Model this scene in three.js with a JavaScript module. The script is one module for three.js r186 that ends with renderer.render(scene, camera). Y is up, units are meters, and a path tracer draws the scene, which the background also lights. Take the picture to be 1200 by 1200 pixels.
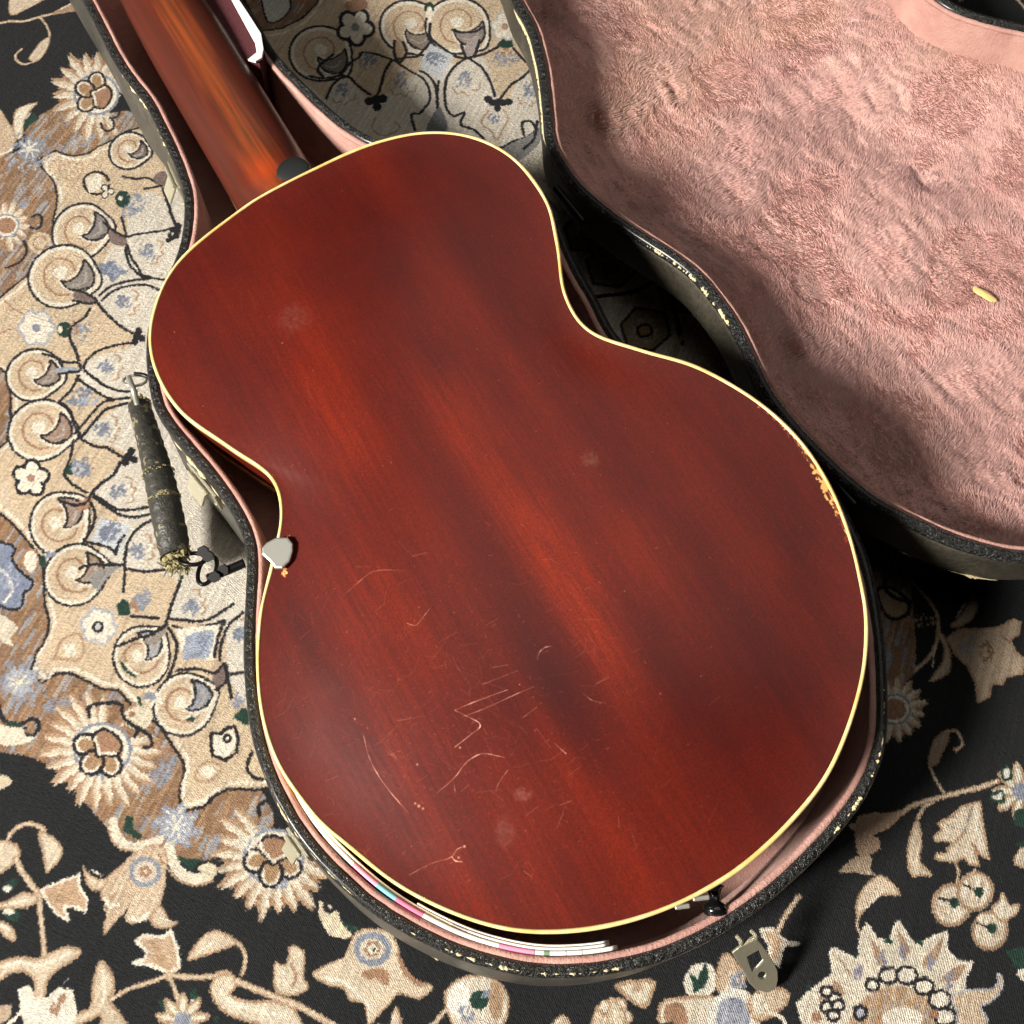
import * as THREE from 'three';
import { mergeGeometries, mergeVertices } from 'three/addons/utils/BufferGeometryUtils.js';
import { RectAreaLightUniformsLib } from 'three/addons/lights/RectAreaLightUniformsLib.js';
import { RoundedBoxGeometry } from 'three/addons/geometries/RoundedBoxGeometry.js';
RectAreaLightUniformsLib.init();

// ------------------------------------------------------------------ camera
const scene = new THREE.Scene();
scene.background = new THREE.Color(0x000000);
const FOV = 53, TILT = 24.60577 * Math.PI / 180, ROLL = 3.64119 * Math.PI / 180, CH = 0.72;
const camera = new THREE.PerspectiveCamera(FOV, 1, 0.02, 30);
const CAM = new THREE.Vector3(0, CH, CH * Math.tan(TILT));
camera.position.copy(CAM);
camera.rotation.set(-(Math.PI / 2 - TILT), 0, ROLL);
camera.updateMatrixWorld(true);

const renderer = new THREE.WebGLRenderer({ antialias: true });
renderer.toneMapping = THREE.LinearToneMapping;
renderer.toneMappingExposure = 1.0;
renderer.shadowMap.enabled = true;

// ------------------------------------------------------------------ lamp and an added fill panel (both outside the frame)
function lamp(name, label, pos, aim, w, h, power, color, glow) {
  const g = new THREE.Group(); g.name = name; g.position.set(...pos); g.lookAt(new THREE.Vector3(...aim));
  g.userData = { label, category: 'lamp' };
  const housing = new THREE.Mesh(new THREE.BoxGeometry(w + 0.06, h + 0.06, 0.05), new THREE.MeshStandardMaterial({ color: 0xd8d6d0, roughness: 0.6 }));
  housing.name = 'housing'; housing.position.z = -0.03; g.add(housing);
  const diff = new THREE.Mesh(new THREE.PlaneGeometry(w, h), new THREE.MeshStandardMaterial({ color: 0x222222, emissive: color, emissiveIntensity: glow }));
  diff.name = 'diffuser'; diff.position.z = 0.0; g.add(diff);
  scene.add(g);
  const l = new THREE.RectAreaLight(color, power, w, h);
  l.name = name + '_light';
  const d = new THREE.Vector3(...aim).sub(g.position).normalize();
  l.position.copy(g.position).addScaledVector(d, 0.01); l.lookAt(new THREE.Vector3(...aim)); l.castShadow = true;
  scene.add(l);
}
lamp('ceiling_lamp', 'square white ceiling lamp panel with a warm glow hanging over the rug', [-2.3, 1.98, 1.5], [0, 0.08, 0], 0.6, 0.6, 272, new THREE.Color(1, 0.95, 0.87), 8);
lamp('added_fill_panel', 'large dim unseen fill panel added over the open lid to lift the shadows', [0.35, 2.35, -0.85], [0.35, 0, -0.8501], 2.2, 2.2, 0.44, new THREE.Color(1, 0.95, 0.87), 0.4);  // added fill: opens the shadows and gives the metal something to reflect

// ------------------------------------------------------------------ helpers
let seed = 12345;
function rnd() { seed = (seed * 1664525 + 1013904223) >>> 0; return seed / 4294967296; }
const rr = (a, b) => a + (b - a) * rnd();
const hash = (x, y, z = 0) => { let h = Math.imul(x, 374761393) + Math.imul(y, 668265263) + Math.imul(z, 1274126177); h = Math.imul(h ^ (h >>> 13), 1274126177); return ((h ^ (h >>> 16)) >>> 0) / 4294967296; };
function vnoise(x, y, z = 0) {
  const xi = Math.floor(x), yi = Math.floor(y), fx = x - xi, fy = y - yi, u = fx * fx * (3 - 2 * fx), v = fy * fy * (3 - 2 * fy);
  const a = hash(xi, yi, z), b = hash(xi + 1, yi, z), c = hash(xi, yi + 1, z), d = hash(xi + 1, yi + 1, z);
  return a + (b - a) * u + (c - a) * v + (a - b - c + d) * u * v;
}
const fbm = (x, y, o = 4, z = 0) => { let s = 0, a = 0.5, n = 0; for (let i = 0; i < o; i++) { s += a * vnoise(x, y, z + i * 7); n += a; a /= 2; x *= 2.03; y *= 2.03; } return s / n; };
const clamp = (v, a, b) => Math.max(a, Math.min(b, v));
const sstep = (a, b, v) => { const t = clamp((v - a) / (b - a), 0, 1); return t * t * (3 - 2 * t); };

// a pixel of the 1200 px photograph -> direction; met with a horizontal plane (or any plane) it gives a point
const FL = 600 / Math.tan(FOV * Math.PI / 360);
const ray = (x, y) => new THREE.Vector3((x - 600) / FL, -(y - 600) / FL, -1).applyQuaternion(camera.quaternion);
function at(x, y, h) { const d = ray(x, y); return d.multiplyScalar((h - CAM.y) / d.y).add(CAM); }
function onPlane(x, y, p0, n) { const d = ray(x, y); return d.multiplyScalar(p0.clone().sub(CAM).dot(n) / d.dot(n)).add(CAM); }
const pts = (s) => s.trim().split(/\s+/).map((p) => p.split(',').map(Number));
const tile = (x0, y0, k) => (s) => pts(s).map(([x, y]) => [x0 + x / k, y0 + y / k]);

function thing(name, label, category, pos = [0, 0, 0], group) {
  const o = new THREE.Group(); o.name = name; o.position.set(...pos); o.userData = { label, category };
  if (group) o.userData.group = group;
  scene.add(o); return o;
}
function part(root, name, geo, mat, parent = root, label) {   // geometry given in world coordinates
  geo.translate(-root.position.x, -root.position.y, -root.position.z);
  const m = new THREE.Mesh(geo, mat); m.name = name; m.castShadow = m.receiveShadow = true;
  if (label) m.userData.label = label;
  parent.add(m); return m;
}
function canvas(w, h = w) { const c = document.createElement('canvas'); c.width = w; c.height = h; return c; }
function dataTex(w, h, fn, srgb = false) {
  const d = new Uint8Array(w * h * 4);
  for (let y = 0; y < h; y++) for (let x = 0; x < w; x++) { const v = fn(x / w, y / h, x, y), i = (y * w + x) * 4; if (v.length) { d[i] = v[0]; d[i + 1] = v[1]; d[i + 2] = v[2]; } else d[i] = d[i + 1] = d[i + 2] = v; d[i + 3] = 255; }
  const t = new THREE.DataTexture(d, w, h); t.magFilter = THREE.LinearFilter; t.minFilter = THREE.LinearFilter; t.wrapS = t.wrapT = THREE.RepeatWrapping;
  if (srgb) t.colorSpace = THREE.SRGBColorSpace; t.needsUpdate = true; return t;
}
// periodic noise for tiles
function pnoise(u, v, n, z) { const x = u * n, y = v * n, xi = Math.floor(x), yi = Math.floor(y), fx = x - xi, fy = y - yi, s = fx * fx * (3 - 2 * fx), t = fy * fy * (3 - 2 * fy), m = (k) => ((k % n) + n) % n; const a = hash(m(xi), m(yi), z), b = hash(m(xi + 1), m(yi), z), c = hash(m(xi), m(yi + 1), z), d = hash(m(xi + 1), m(yi + 1), z); return a + (b - a) * s + (c - a) * t + (a - b - c + d) * s * t; }
// closed smooth outline in the xz plane, evenly resampled, with outward normals
function outline(list, n = 480, smooth = 2) {
  const cv = new THREE.CatmullRomCurve3(list.map(([x, z]) => new THREE.Vector3(x, 0, z)), true, 'centripetal');
  cv.arcLengthDivisions = 4000;
  let p = cv.getSpacedPoints(n).slice(0, n).map((v) => [v.x, v.z]);
  for (let k = 0; k < smooth; k++) p = p.map((q, i) => { const a = p[(i + n - 1) % n], b = p[(i + 1) % n]; return [(a[0] + 2 * q[0] + b[0]) / 4, (a[1] + 2 * q[1] + b[1]) / 4]; });
  let area = 0; for (let i = 0; i < n; i++) { const a = p[i], b = p[(i + 1) % n]; area += a[0] * b[1] - b[0] * a[1]; }
  const sg = area > 0 ? 1 : -1;
  const nn = p.map((q, i) => { let tx = 0, tz = 0; for (let k = 1; k < 5; k++) { const a = p[(i + n - k) % n], b = p[(i + k) % n]; tx += b[0] - a[0]; tz += b[1] - a[1]; } const l = Math.hypot(tx, tz); return [sg * tz / l, -sg * tx / l]; });
  let L = 0; const s = p.map((q, i) => { const r = L, b = p[(i + 1) % n]; L += Math.hypot(b[0] - q[0], b[1] - q[1]); return r; });
  return { p, n: nn, s, len: L };
}
// sweep a profile (list of [offset outward, y]) round an outline; prof may be a function of the index; closedProfile joins last to first
function sweep(o, prof, { i0 = 0, i1 = o.p.length, closed = true, joinProfile = false, uvScale = 1 } = {}) {
  const N = o.p.length, cnt = i1 - i0, pos = [], uv = [], idx = [];
  const pf = typeof prof === 'function' ? prof : () => prof;
  const m = pf(i0, 0).length, rows = closed ? cnt + 1 : cnt;
  for (let r = 0; r < rows; r++) {
    const i = (i0 + r) % N, P = pf(i, r), q = o.p[i], n = o.n[i]; let v = 0;
    const sLen = o.s[i] + ((i0 + r) >= N ? o.len : 0);
    for (let j = 0; j < m; j++) { if (j) v += Math.hypot(P[j][0] - P[j - 1][0], P[j][1] - P[j - 1][1]); pos.push(q[0] + n[0] * P[j][0], P[j][1], q[1] + n[1] * P[j][0]); uv.push(sLen * uvScale, v * uvScale); }
  }
  const mm = joinProfile ? m : m - 1;
  for (let r = 0; r < rows - 1; r++) for (let j = 0; j < mm; j++) { const j2 = (j + 1) % m, a = r * m + j, b = r * m + j2, c = a + m, d = b + m; idx.push(a, c, b, b, c, d); }
  if (!closed && joinProfile) { for (let j = 1; j < m - 1; j++) { idx.push(0, j, j + 1); const e = (rows - 1) * m; idx.push(e, e + j + 1, e + j); } }
  const g = new THREE.BufferGeometry(); g.setAttribute('position', new THREE.Float32BufferAttribute(pos, 3)); g.setAttribute('uv', new THREE.Float32BufferAttribute(uv, 2)); g.setIndex(idx); g.computeVertexNormals();
  if (closed) { const nA = g.attributes.normal, e = (rows - 1) * m; for (let j = 0; j < m; j++) { const x = nA.getX(j) + nA.getX(e + j), y = nA.getY(j) + nA.getY(e + j), z = nA.getZ(j) + nA.getZ(e + j), l = Math.hypot(x, y, z) || 1; nA.setXYZ(j, x / l, y / l, z / l); nA.setXYZ(e + j, x / l, y / l, z / l); } }
  return g;
}
function inside(p, x, z) { let c = false; for (let i = 0, j = p.length - 1; i < p.length; j = i++) { if ((p[i][1] > z) !== (p[j][1] > z) && x < (p[j][0] - p[i][0]) * (z - p[i][1]) / (p[j][1] - p[i][1]) + p[i][0]) c = !c; } return c; }
// a height field over the inside of an outline (its ragged border is buried in the wall)
function field(poly, cell, hf, uvScale = 1, box) {
  let x0 = 9, x1 = -9, z0 = 9, z1 = -9; for (const [x, z] of poly) { x0 = Math.min(x0, x); x1 = Math.max(x1, x); z0 = Math.min(z0, z); z1 = Math.max(z1, z); }
  if (box) { x0 = Math.max(x0, box[0]); x1 = Math.min(x1, box[1]); z0 = Math.max(z0, box[2]); z1 = Math.min(z1, box[3]); }
  const nx = Math.ceil((x1 - x0) / cell), nz = Math.ceil((z1 - z0) / cell), id = new Int32Array((nx + 1) * (nz + 1)).fill(-1), pos = [], uv = [], idx = [];
  const vid = (i, j) => { const k = j * (nx + 1) + i; if (id[k] < 0) { const x = x0 + i * cell, z = z0 + j * cell; id[k] = pos.length / 3; pos.push(x, hf(x, z), z); uv.push(x * uvScale, z * uvScale); } return id[k]; };
  for (let j = 0; j < nz; j++) for (let i = 0; i < nx; i++) { if (!inside(poly, x0 + (i + 0.5) * cell, z0 + (j + 0.5) * cell)) continue; const a = vid(i, j), b = vid(i + 1, j), c = vid(i, j + 1), d = vid(i + 1, j + 1); idx.push(a, c, b, b, c, d); }
  const g = new THREE.BufferGeometry(); g.setAttribute('position', new THREE.Float32BufferAttribute(pos, 3)); g.setAttribute('uv', new THREE.Float32BufferAttribute(uv, 2)); g.setIndex(idx); g.computeVertexNormals(); return g;
}
function tube(points, r, seg = 40, rad = 8, closed = false) { const c = new THREE.CatmullRomCurve3(points.map((p) => (p.isVector3 ? p : new THREE.Vector3(...p))), closed); return new THREE.TubeGeometry(c, seg, r, rad, closed); }
// a plate cut from a flat outline (world-space corners on a common plane), with thickness along `up`
function plate(corners, thick, holes = [], bevel = 0.0004, up) {
  const o = corners[0].clone(), e1 = corners[1].clone().sub(o).normalize(); const last = corners[corners.length - 1].clone().sub(o);
  const n = up ? up.clone() : e1.clone().cross(last).normalize(); if (n.y < 0) n.negate();
  e1.addScaledVector(n, -e1.dot(n)).normalize();
  const e2 = n.clone().cross(e1).normalize(); const to2 = (v) => { const d = v.clone().sub(o); return new THREE.Vector2(d.dot(e1), d.dot(e2)); };
  const sh = new THREE.Shape(corners.map(to2)); for (const h of holes) sh.holes.push(new THREE.Path(h.map(to2)));
  const g = new THREE.ExtrudeGeometry(sh, { depth: thick, bevelEnabled: bevel > 0, bevelSize: bevel, bevelThickness: bevel, bevelSegments: 2, curveSegments: 12 });
  g.applyMatrix4(new THREE.Matrix4().makeBasis(e1, e2, n).setPosition(o)); return g;
}
// ------------------------------------------------------------------ rug
const RX0 = -0.65, RZ0 = -0.72, RS = 1.2, RN = 2048;
function rugTexture() {
  const cv = canvas(RN), g = cv.getContext('2d');
  const C = ([x, y]) => { const w = at(x, y, 0.006); return [(w.x - RX0) / RS * RN, (w.z - RZ0) / RS * RN]; };
  const mm = RN / RS / 1000;                         // canvas px per millimetre
  const PXMM = 0.62;                                 // photograph px -> mm, for line widths
  const col = { black: '#131518', cream: '#ddcbb0', beige: '#cdb796', peach: '#cdb493', tan: '#b18e6c', brown: '#8f6a4b', rust: '#a3785a', blue: '#858b9b', steel: '#737b8e', green: '#16392d', dark: '#17151a', ivory: '#e2d7c3', grey: '#95918a', plum: '#7a665f' };
  const cl = (k) => { if (col[k]) return col[k]; const v = parseInt(k.slice(1), 16), r = (v >> 16) * 0.97, q = ((v >> 8) & 255) * 0.97, b = (v & 255) * 0.97; if (r < 175 || r - b < 25) return k; const l = (r + q + b) / 3, m = (c) => Math.round(c + (l - c) * 0.22); return `rgb(${m(r)},${m(q)},${m(b)})`; };
  function path(P, closed, smooth) {
    const q = P.map(C); g.beginPath();
    if (!smooth) { q.forEach((p, i) => (i ? g.lineTo(...p) : g.moveTo(...p))); if (closed) g.closePath(); return; }
    const n = q.length, gp = (i) => (closed ? q[(i + n) % n] : q[clamp(i, 0, n - 1)]);
    g.moveTo(...q[0]);
    for (let i = 0; i < (closed ? n : n - 1); i++) { const a = gp(i - 1), b = gp(i), c = gp(i + 1), d = gp(i + 2); g.bezierCurveTo(b[0] + (c[0] - a[0]) / 6, b[1] + (c[1] - a[1]) / 6, c[0] - (d[0] - b[0]) / 6, c[1] - (d[1] - b[1]) / 6, c[0], c[1]); }
    if (closed) g.closePath();
  }
  const Pp = (s) => (typeof s === 'string' ? pts(s) : s);
  const F = (c, s, smooth = true) => { path(Pp(s), true, smooth); g.fillStyle = cl(c); g.fill(); };
  const L = (c, w, s, smooth = true, closed = false) => { if (c === 'dark') w *= 1.45; path(Pp(s), closed, smooth); g.strokeStyle = cl(c); g.lineWidth = w * PXMM * mm; g.lineJoin = g.lineCap = 'round'; g.stroke(); };
  const FO = (c, oc, w, s, smooth = true) => { F(c, s, smooth); L(oc, w, s, smooth, true); };
  const ell = (cx, cy, rx, ry, rot = 0, n = 14, a0 = 0, a1 = 360) => { const o = [], k = rot * Math.PI / 180; for (let i = 0; i <= n; i++) { const a = (a0 + (a1 - a0) * i / n) * Math.PI / 180, x = rx * Math.cos(a), y = ry * Math.sin(a); o.push([cx + x * Math.cos(k) - y * Math.sin(k), cy + x * Math.sin(k) + y * Math.cos(k)]); } if (a1 - a0 === 360) o.pop(); return o; };
  // streaked patch (wool dyed unevenly along the weave)
  const WD = [Math.cos(-72 * Math.PI / 180), Math.sin(-72 * Math.PI / 180)];
  function streaks(poly, cols, n, len = [6, 22], w = [1, 2.4]) {
    g.save(); path(Pp(poly), true, true); g.clip(); const q = Pp(poly).map(C); let x0 = 1e9, x1 = -1e9, y0 = 1e9, y1 = -1e9; for (const [x, y] of q) { x0 = Math.min(x0, x); x1 = Math.max(x1, x); y0 = Math.min(y0, y); y1 = Math.max(y1, y); }
    for (let i = 0; i < n; i++) { const x = rr(x0, x1), y = rr(y0, y1), l = rr(...len) * mm; g.strokeStyle = cl(cols[Math.floor(rnd() * cols.length)]); g.lineWidth = rr(...w) * mm; g.lineCap = 'butt'; g.beginPath(); g.moveTo(x, y); g.lineTo(x + WD[0] * l, y + WD[1] * l); g.stroke(); }
    g.restore();
  }
  function smudge(c, cx, cy, rx, ry, n = 26, rot = 0) {   // broken wool-coloured patch: many short knots
    const k = rot * Math.PI / 180; g.strokeStyle = cl(c);
    for (let i = 0; i < n; i++) { const a = rr(0, 6.283), r = Math.sqrt(rnd()) * (rnd() < 0.7 ? 0.75 : 1), x = rx * r * Math.cos(a), y = ry * r * Math.sin(a); const p = C([cx + x * Math.cos(k) - y * Math.sin(k), cy + x * Math.sin(k) + y * Math.cos(k)]), l = rr(1.6, 4) * mm; g.lineWidth = rr(1.2, 2) * mm; g.lineCap = 'butt'; g.beginPath(); g.moveTo(p[0] - WD[0] * l / 2, p[1] - WD[1] * l / 2); g.lineTo(p[0] + WD[0] * l / 2, p[1] + WD[1] * l / 2); g.stroke(); }
  }
  // scroll: rolled ribbon with dark outline, rust inner line, brown tail. a: angle of the tail end, h: +1/-1 handedness
  function scroll(cx, cy, r, a, h, tail = 'plum') {
    const sp = (r0, r1, t0, t1, n = 22) => { const o = []; for (let i = 0; i <= n; i++) { const t = t0 + (t1 - t0) * i / n, q = r0 + (r1 - r0) * i / n, an = (a + h * t) * Math.PI / 180; o.push([cx + q * Math.cos(an), cy + q * Math.sin(an) * 0.97]); } return o; };
    const PQ = (L2) => L2.map(([d, q]) => { const an = (a + h * d) * Math.PI / 180; return [cx + q * r * Math.cos(an), cy + q * r * Math.sin(an) * 0.97]; });
    const body = (e) => [...Array(24)].map((_, i) => { const d = i * 15, td = ((d + 190) % 360) - 180, k = 1 + 0.05 * Math.cos((d + 40) * Math.PI / 90) + 0.2 * Math.exp(-(((td - 8) / 20) ** 2)); return PQ([[d, k + e / r]])[0]; });
    F('dark', body(2.2)); F('ivory', body(-0.4)); F('peach', body(-r * 0.13)); streaks(body(-r * 0.14), ['#d3b893', '#cfb18c', '#c8a882', '#d9c2a2'], 50, [4, 10], [1, 2]);
    L('rust', 3, PQ([[60, 0.6], [90, 0.6], [140, 0.58], [190, 0.58], [240, 0.58], [285, 0.54], [325, 0.44]]));
    F('ivory', PQ([[180, 0.3], [230, 0.34], [280, 0.3], [330, 0.12], [120, 0.1]]));
    const wedge = PQ([[-50, 0.86], [-23, 0.96], [0, 0.98], [18, 0.86], [38, 0.62], [63, 0.34], [88, 0.14], [30, 0.24], [-16, 0.46], [-40, 0.72]]);
    FO(tail, 'dark', 2, wedge); L('#a39d97', 3.6, PQ([[-20, 0.74], [4, 0.7], [30, 0.46]]));
    L('ivory', 3, PQ([[8, 1.0], [26, 0.84], [44, 0.62], [70, 0.36], [100, 0.2]])); L('dark', 1.4, PQ([[12, 0.86], [36, 0.6], [63, 0.33], [92, 0.13]]));
    L('ivory', 2.6, PQ([[-46, 0.66], [-22, 0.4], [24, 0.16], [110, 0.12]]));
  }
  function flower(cx, cy, r, n, rot, cp, co, cc, wo = 2) {
    for (let k = 0; k < n; k++) { const a = (rot + k * 360 / n) * Math.PI / 180; F(co, ell(cx + Math.cos(a) * r * 0.58, cy + Math.sin(a) * r * 0.58, r * 0.44 + wo, r * 0.38 + wo, rot + k * 360 / n, 9)); }
    for (let k = 0; k < n; k++) { const a = (rot + k * 360 / n) * Math.PI / 180; F(cp, ell(cx + Math.cos(a) * r * 0.58, cy + Math.sin(a) * r * 0.58, r * 0.42, r * 0.36, rot + k * 360 / n, 9)); }
    F(cc, ell(cx, cy, r * 0.24, r * 0.24, 0, 8));
  }
  // petal cell: ivory with blue bruise and rust scalloped line
  function cell(cx, cy, r, dir, s = 1) {
    const a = dir * Math.PI / 180, ux = Math.cos(a), uy = Math.sin(a), vx = -uy, vy = ux, Q = (u, v) => [cx + ux * u * r + vx * v * r, cy + uy * u * r + vy * v * r];
    smudge('steel', ...Q(-0.25, 0), r * 0.42, r * 0.34, 26, dir); smudge('blue', ...Q(-0.1, 0.1), r * 0.5, r * 0.4, 14, dir);
    L('tan', 2.4 * s, [Q(0.15, -0.62), Q(0.45, -0.5), Q(0.4, -0.2), Q(0.62, 0), Q(0.4, 0.22), Q(0.45, 0.5), Q(0.15, 0.62)]);
    smudge('ivory', ...Q(0.3, 0), r * 0.25, r * 0.3, 8, dir);
  }
  const cross = (cx, cy, r, rot) => { for (let k = 0; k < 3; k++) { const a = (rot + k * 90) * Math.PI / 180; F('dark', ell(cx + Math.cos(a) * r * 0.7, cy + Math.sin(a) * r * 0.7, r * 0.52, r * 0.45, rot + k * 90, 8)); } F('dark', ell(cx, cy, r * 0.5, r * 0.5)); };
  // palmette: a ruff of pointed petals round a heart
  function palmette(cx, cy, r, dir, span = 150, n = 15, core = 1) {
    const A = (d) => (dir + d) * Math.PI / 180, Q = (d, q) => [cx + Math.cos(A(d)) * q, cy + Math.sin(A(d)) * q];
    const tooth = (c, d, w, q0, q1) => F(c, [Q(d - w, q0), Q(d - w * 0.8, (q0 + q1) * 0.5), Q(d + rr(-1, 1), q1), Q(d + w * 0.8, (q0 + q1) * 0.5), Q(d + w, q0)], false);
    F('#cda981', [...Array(25)].map((_, i) => Q(-span + i * span / 12, r * 0.72)).concat([[cx, cy]]), false);
    const w = span / n * 1.05;
    for (let i = 0; i < n; i++) { const d = -span + (i + 0.5) * 2 * span / n, q1 = r * rr(0.9, 1.06); tooth('tan', d + w * 0.35, w, r * 0.5, q1 * 0.98); tooth('#dfc8a6', d, w * 0.9, r * 0.4, q1 * 0.97); tooth('ivory', d - w * 0.25, w * 0.4, r * 0.34, q1 * 0.88); }
    for (let i = 0; i < n; i++) { const d = -span + i * 2 * span / n; tooth('rust', d + 3, w * 0.25, r * 0.62, r * 0.86); }
    smudge('ivory', cx, cy, r * 0.55, r * 0.55, 30); smudge('blue', cx, cy, r * 0.55, r * 0.5, 46);
    F('blue', ell(cx, cy, r * 0.47, r * 0.43)); F('ivory', ell(cx, cy, r * 0.42, r * 0.38)); F('rust', ell(cx, cy, r * 0.33, r * 0.29));
    if (core) { for (const d of [-66, 66, 0]) { const p = Q(d, r * 0.26); FO('#a9835c', 'dark', 2.6, ell(p[0], p[1], r * 0.2, r * 0.17, dir + d)); L('ivory', 3, ell(p[0] + Math.cos(A(d)) * r * 0.02, p[1] + Math.sin(A(d)) * r * 0.02, r * 0.14, r * 0.12, dir + d, 10, -110, 110)); }
      const hp = [Q(150, r * 0.32), Q(110, r * 0.26), Q(60, r * 0.1), Q(0, r * 0.14), Q(-60, r * 0.1), Q(-110, r * 0.26), Q(-150, r * 0.32)]; FO('rust', 'dark', 2.2, hp); L('ivory', 3.4, [Q(112, r * 0.22), Q(70, r * 0.07), Q(0, r * 0.08), Q(-70, r * 0.07), Q(-112, r * 0.22)]); }
  }
  const leaf = (s, c = '#dcc19b', o = 'tan', w = 2.4) => { FO(c, o, w, s); const P = Pp(s), m = P[0], e = P[Math.floor(P.length / 2)]; L('ivory', 2.2, [[m[0] * 0.75 + e[0] * 0.25, m[1] * 0.75 + e[1] * 0.25], [m[0] * 0.3 + e[0] * 0.7, m[1] * 0.3 + e[1] * 0.7]]); };
  const vine = (s, w = 5.5) => { L('tan', w, s); L('#ddc29c', w * 0.5, s); };
  const star = (cx, cy, r, n, rot, c1, c2) => { for (let k = 0; k < n; k++) { const a = (rot + k * 360 / n) * Math.PI / 180; const p = ell(cx + Math.cos(a) * r * 0.55, cy + Math.sin(a) * r * 0.55, r * 0.5, r * 0.17, rot + k * 360 / n, 8); FO(c2, c1, 3, p); } F(c2, ell(cx, cy, r * 0.26, r * 0.26)); };

  g.fillStyle = col.black; g.fillRect(0, 0, RN, RN);
  // generic flowers and vines where the photograph shows no rug (under the case, beyond the frame)
  for (const [x, y, r, d] of [[1260, 420, 60, 200], [1330, 800, 70, 120], [1350, 120, 60, 160], [-160, 1080, 60, 300], [900, -190, 70, 90], [1120, -60, 60, 60], [420, 1330, 60, 270], [700, 1300, 60, 270], [-120, 620, 50, 0], [1010, 640, 55, 30]]) { palmette(x, y, r, d); vine([[x + 60, y + 40], [x + 90, y + 80], [x + 80, y + 130], [x + 20, y + 170]]); leaf([[x - 70, y + 60], [x - 95, y + 80], [x - 100, y + 120], [x - 75, y + 95]]); flower(x + 20, y - 110, 20, 5, 10, 'ivory', 'tan', 'green'); }

  // the same kinds of flower go on over the ground that the photograph does not show
  for (let i = 0; i < 70; i++) { const x = rr(-500, 1700), y = rr(-420, 1560); if (x > -20 && x < 1220 && y > -20 && y < 1220) continue; const k = i % 5, d = rr(0, 360), q = (a, r) => [x + r * Math.cos((d + a) * Math.PI / 180), y + r * Math.sin((d + a) * Math.PI / 180)]; if (k === 0) palmette(x, y, rr(42, 62), d); else if (k === 1) flower(x, y, rr(18, 26), 6, d, 'ivory', 'tan', 'green', 3); else if (k === 2) { vine([q(0, 60), q(30, 40), q(90, 30), q(150, 50), q(190, 80)]); leaf([q(190, 80), q(205, 95), q(212, 120), q(196, 110)]); leaf([q(0, 60), q(-20, 75), q(-26, 100), q(-8, 86)]); } else if (k === 3) star(x, y, 26, 8, d, 'blue', 'cream'); else { leaf([q(0, 40), q(20, 20), q(180, 20), q(200, 42), q(-20, 22)]); vine([q(180, 20), q(185, 60), q(200, 90)]); } }
  // ---- brown ring outside the medallion
  const BR = ['#9a7455', '#86623f', '#a67f5c', '#8f6a4a', '#a07a58', '#80685a'], BB = ['#8d8e96', '#97979b', '#a59a8e'];
  const brown = (s, n = 900) => { F('brown', s); streaks(s, BR, n, [8, 26], [1, 2.6]); streaks(s, BB, n / 6, [8, 22], [1.4, 3]); };
  brown('30,148 50,130 85,118 120,130 152,128 166,148 136,159 114,170 96,180 77,180 62,177 48,184 30,170', 700);
  brown('-40,185 20,178 48,190 60,206 68,222 66,250 58,280 45,305 20,334 -40,370', 900);
  brown('-80,420 3,432 12,455 8,480 12,500 5,516 -30,560 -90,560', 400);
  brown('-60,580 0,599 26,624 50,650 53,700 58,726 42,766 34,790 48,797 82,786 118,804 140,806 182,842 202,872 217,898 210,925 214,945 240,944 262,922 300,922 320,960 300,980 250,1005 225,1008 205,1008 180,990 140,985 60,900 0,880 -60,880', 2600);
  brown('960,560 1010,570 1060,650 1075,760 1060,800 1000,800', 500);
  brown('270,-60 360,-40 372,-5 350,18 322,35 300,20', 300);

  // ---- the medallion
  const MED = pts('172,146 147,152 136,159 126,165 114,170 103,178 88,181 77,180 63,175 48,183 49,194 57,201 64,212 67,228 65,244 62,256 62,286 44,300 31,322 18,332 0,347 -20,360 -30,400 -18,424 0,428 8,436 12,462 12,490 7,516 0,521 -25,540 -25,575 0,599 15,612 27,626 50,655 51,685 52,705 57,725 56,740 49,755 41,766 35,787 49,797 57,787 82,786 100,795 117,804 138,806 160,830 185,846 202,872 208,880 215,892 216,906 212,918 210,930 212,948 236,943 246,932 264,922 280,922 300,923 330,915 420,930 520,900 640,900 760,850 860,800 920,720 960,640 950,540 960,440 920,340 860,230 800,150 720,60 640,-20 560,-60 440,-60 380,-20 372,0 355,18 330,30 260,40 200,100');
  F('dark', MED, false); L('dark', 4, MED, false, true); F('peach', MED, false); L('ivory', 4, MED.map(([x, y]) => [x + (400 - x) * 0.014, y + (480 - y) * 0.012]), false, true);
  streaks(MED, ['#cfb18c', '#d4b996', '#c8a882', '#d3b893', '#c2a27c'], 5200, [6, 18], [1, 2]);
  // cream heart of the medallion
  const HEART = pts('176,150 196,178 205,205 198,232 175,222 150,236 148,272 130,285 112,330 110,350 128,372 160,392 150,405 102,420 92,440 100,455 140,470 100,500 96,512 145,528 120,560 108,580 140,612 110,650 108,664 150,665 205,678 198,722 240,728 262,735 270,800 330,860 420,880 520,860 700,800 830,700 900,560 860,400 760,260 700,190 655,150 618,82 590,118 566,64 540,70 500,75 440,112 398,84 380,110 360,96 300,60 250,100');
  F('#dccfb9', HEART, true); streaks(HEART, ['#dfd3be', '#d3c3a9', '#d9cab2', '#e3d9c6'], 3200, [5, 14], [1, 2]);

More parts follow.
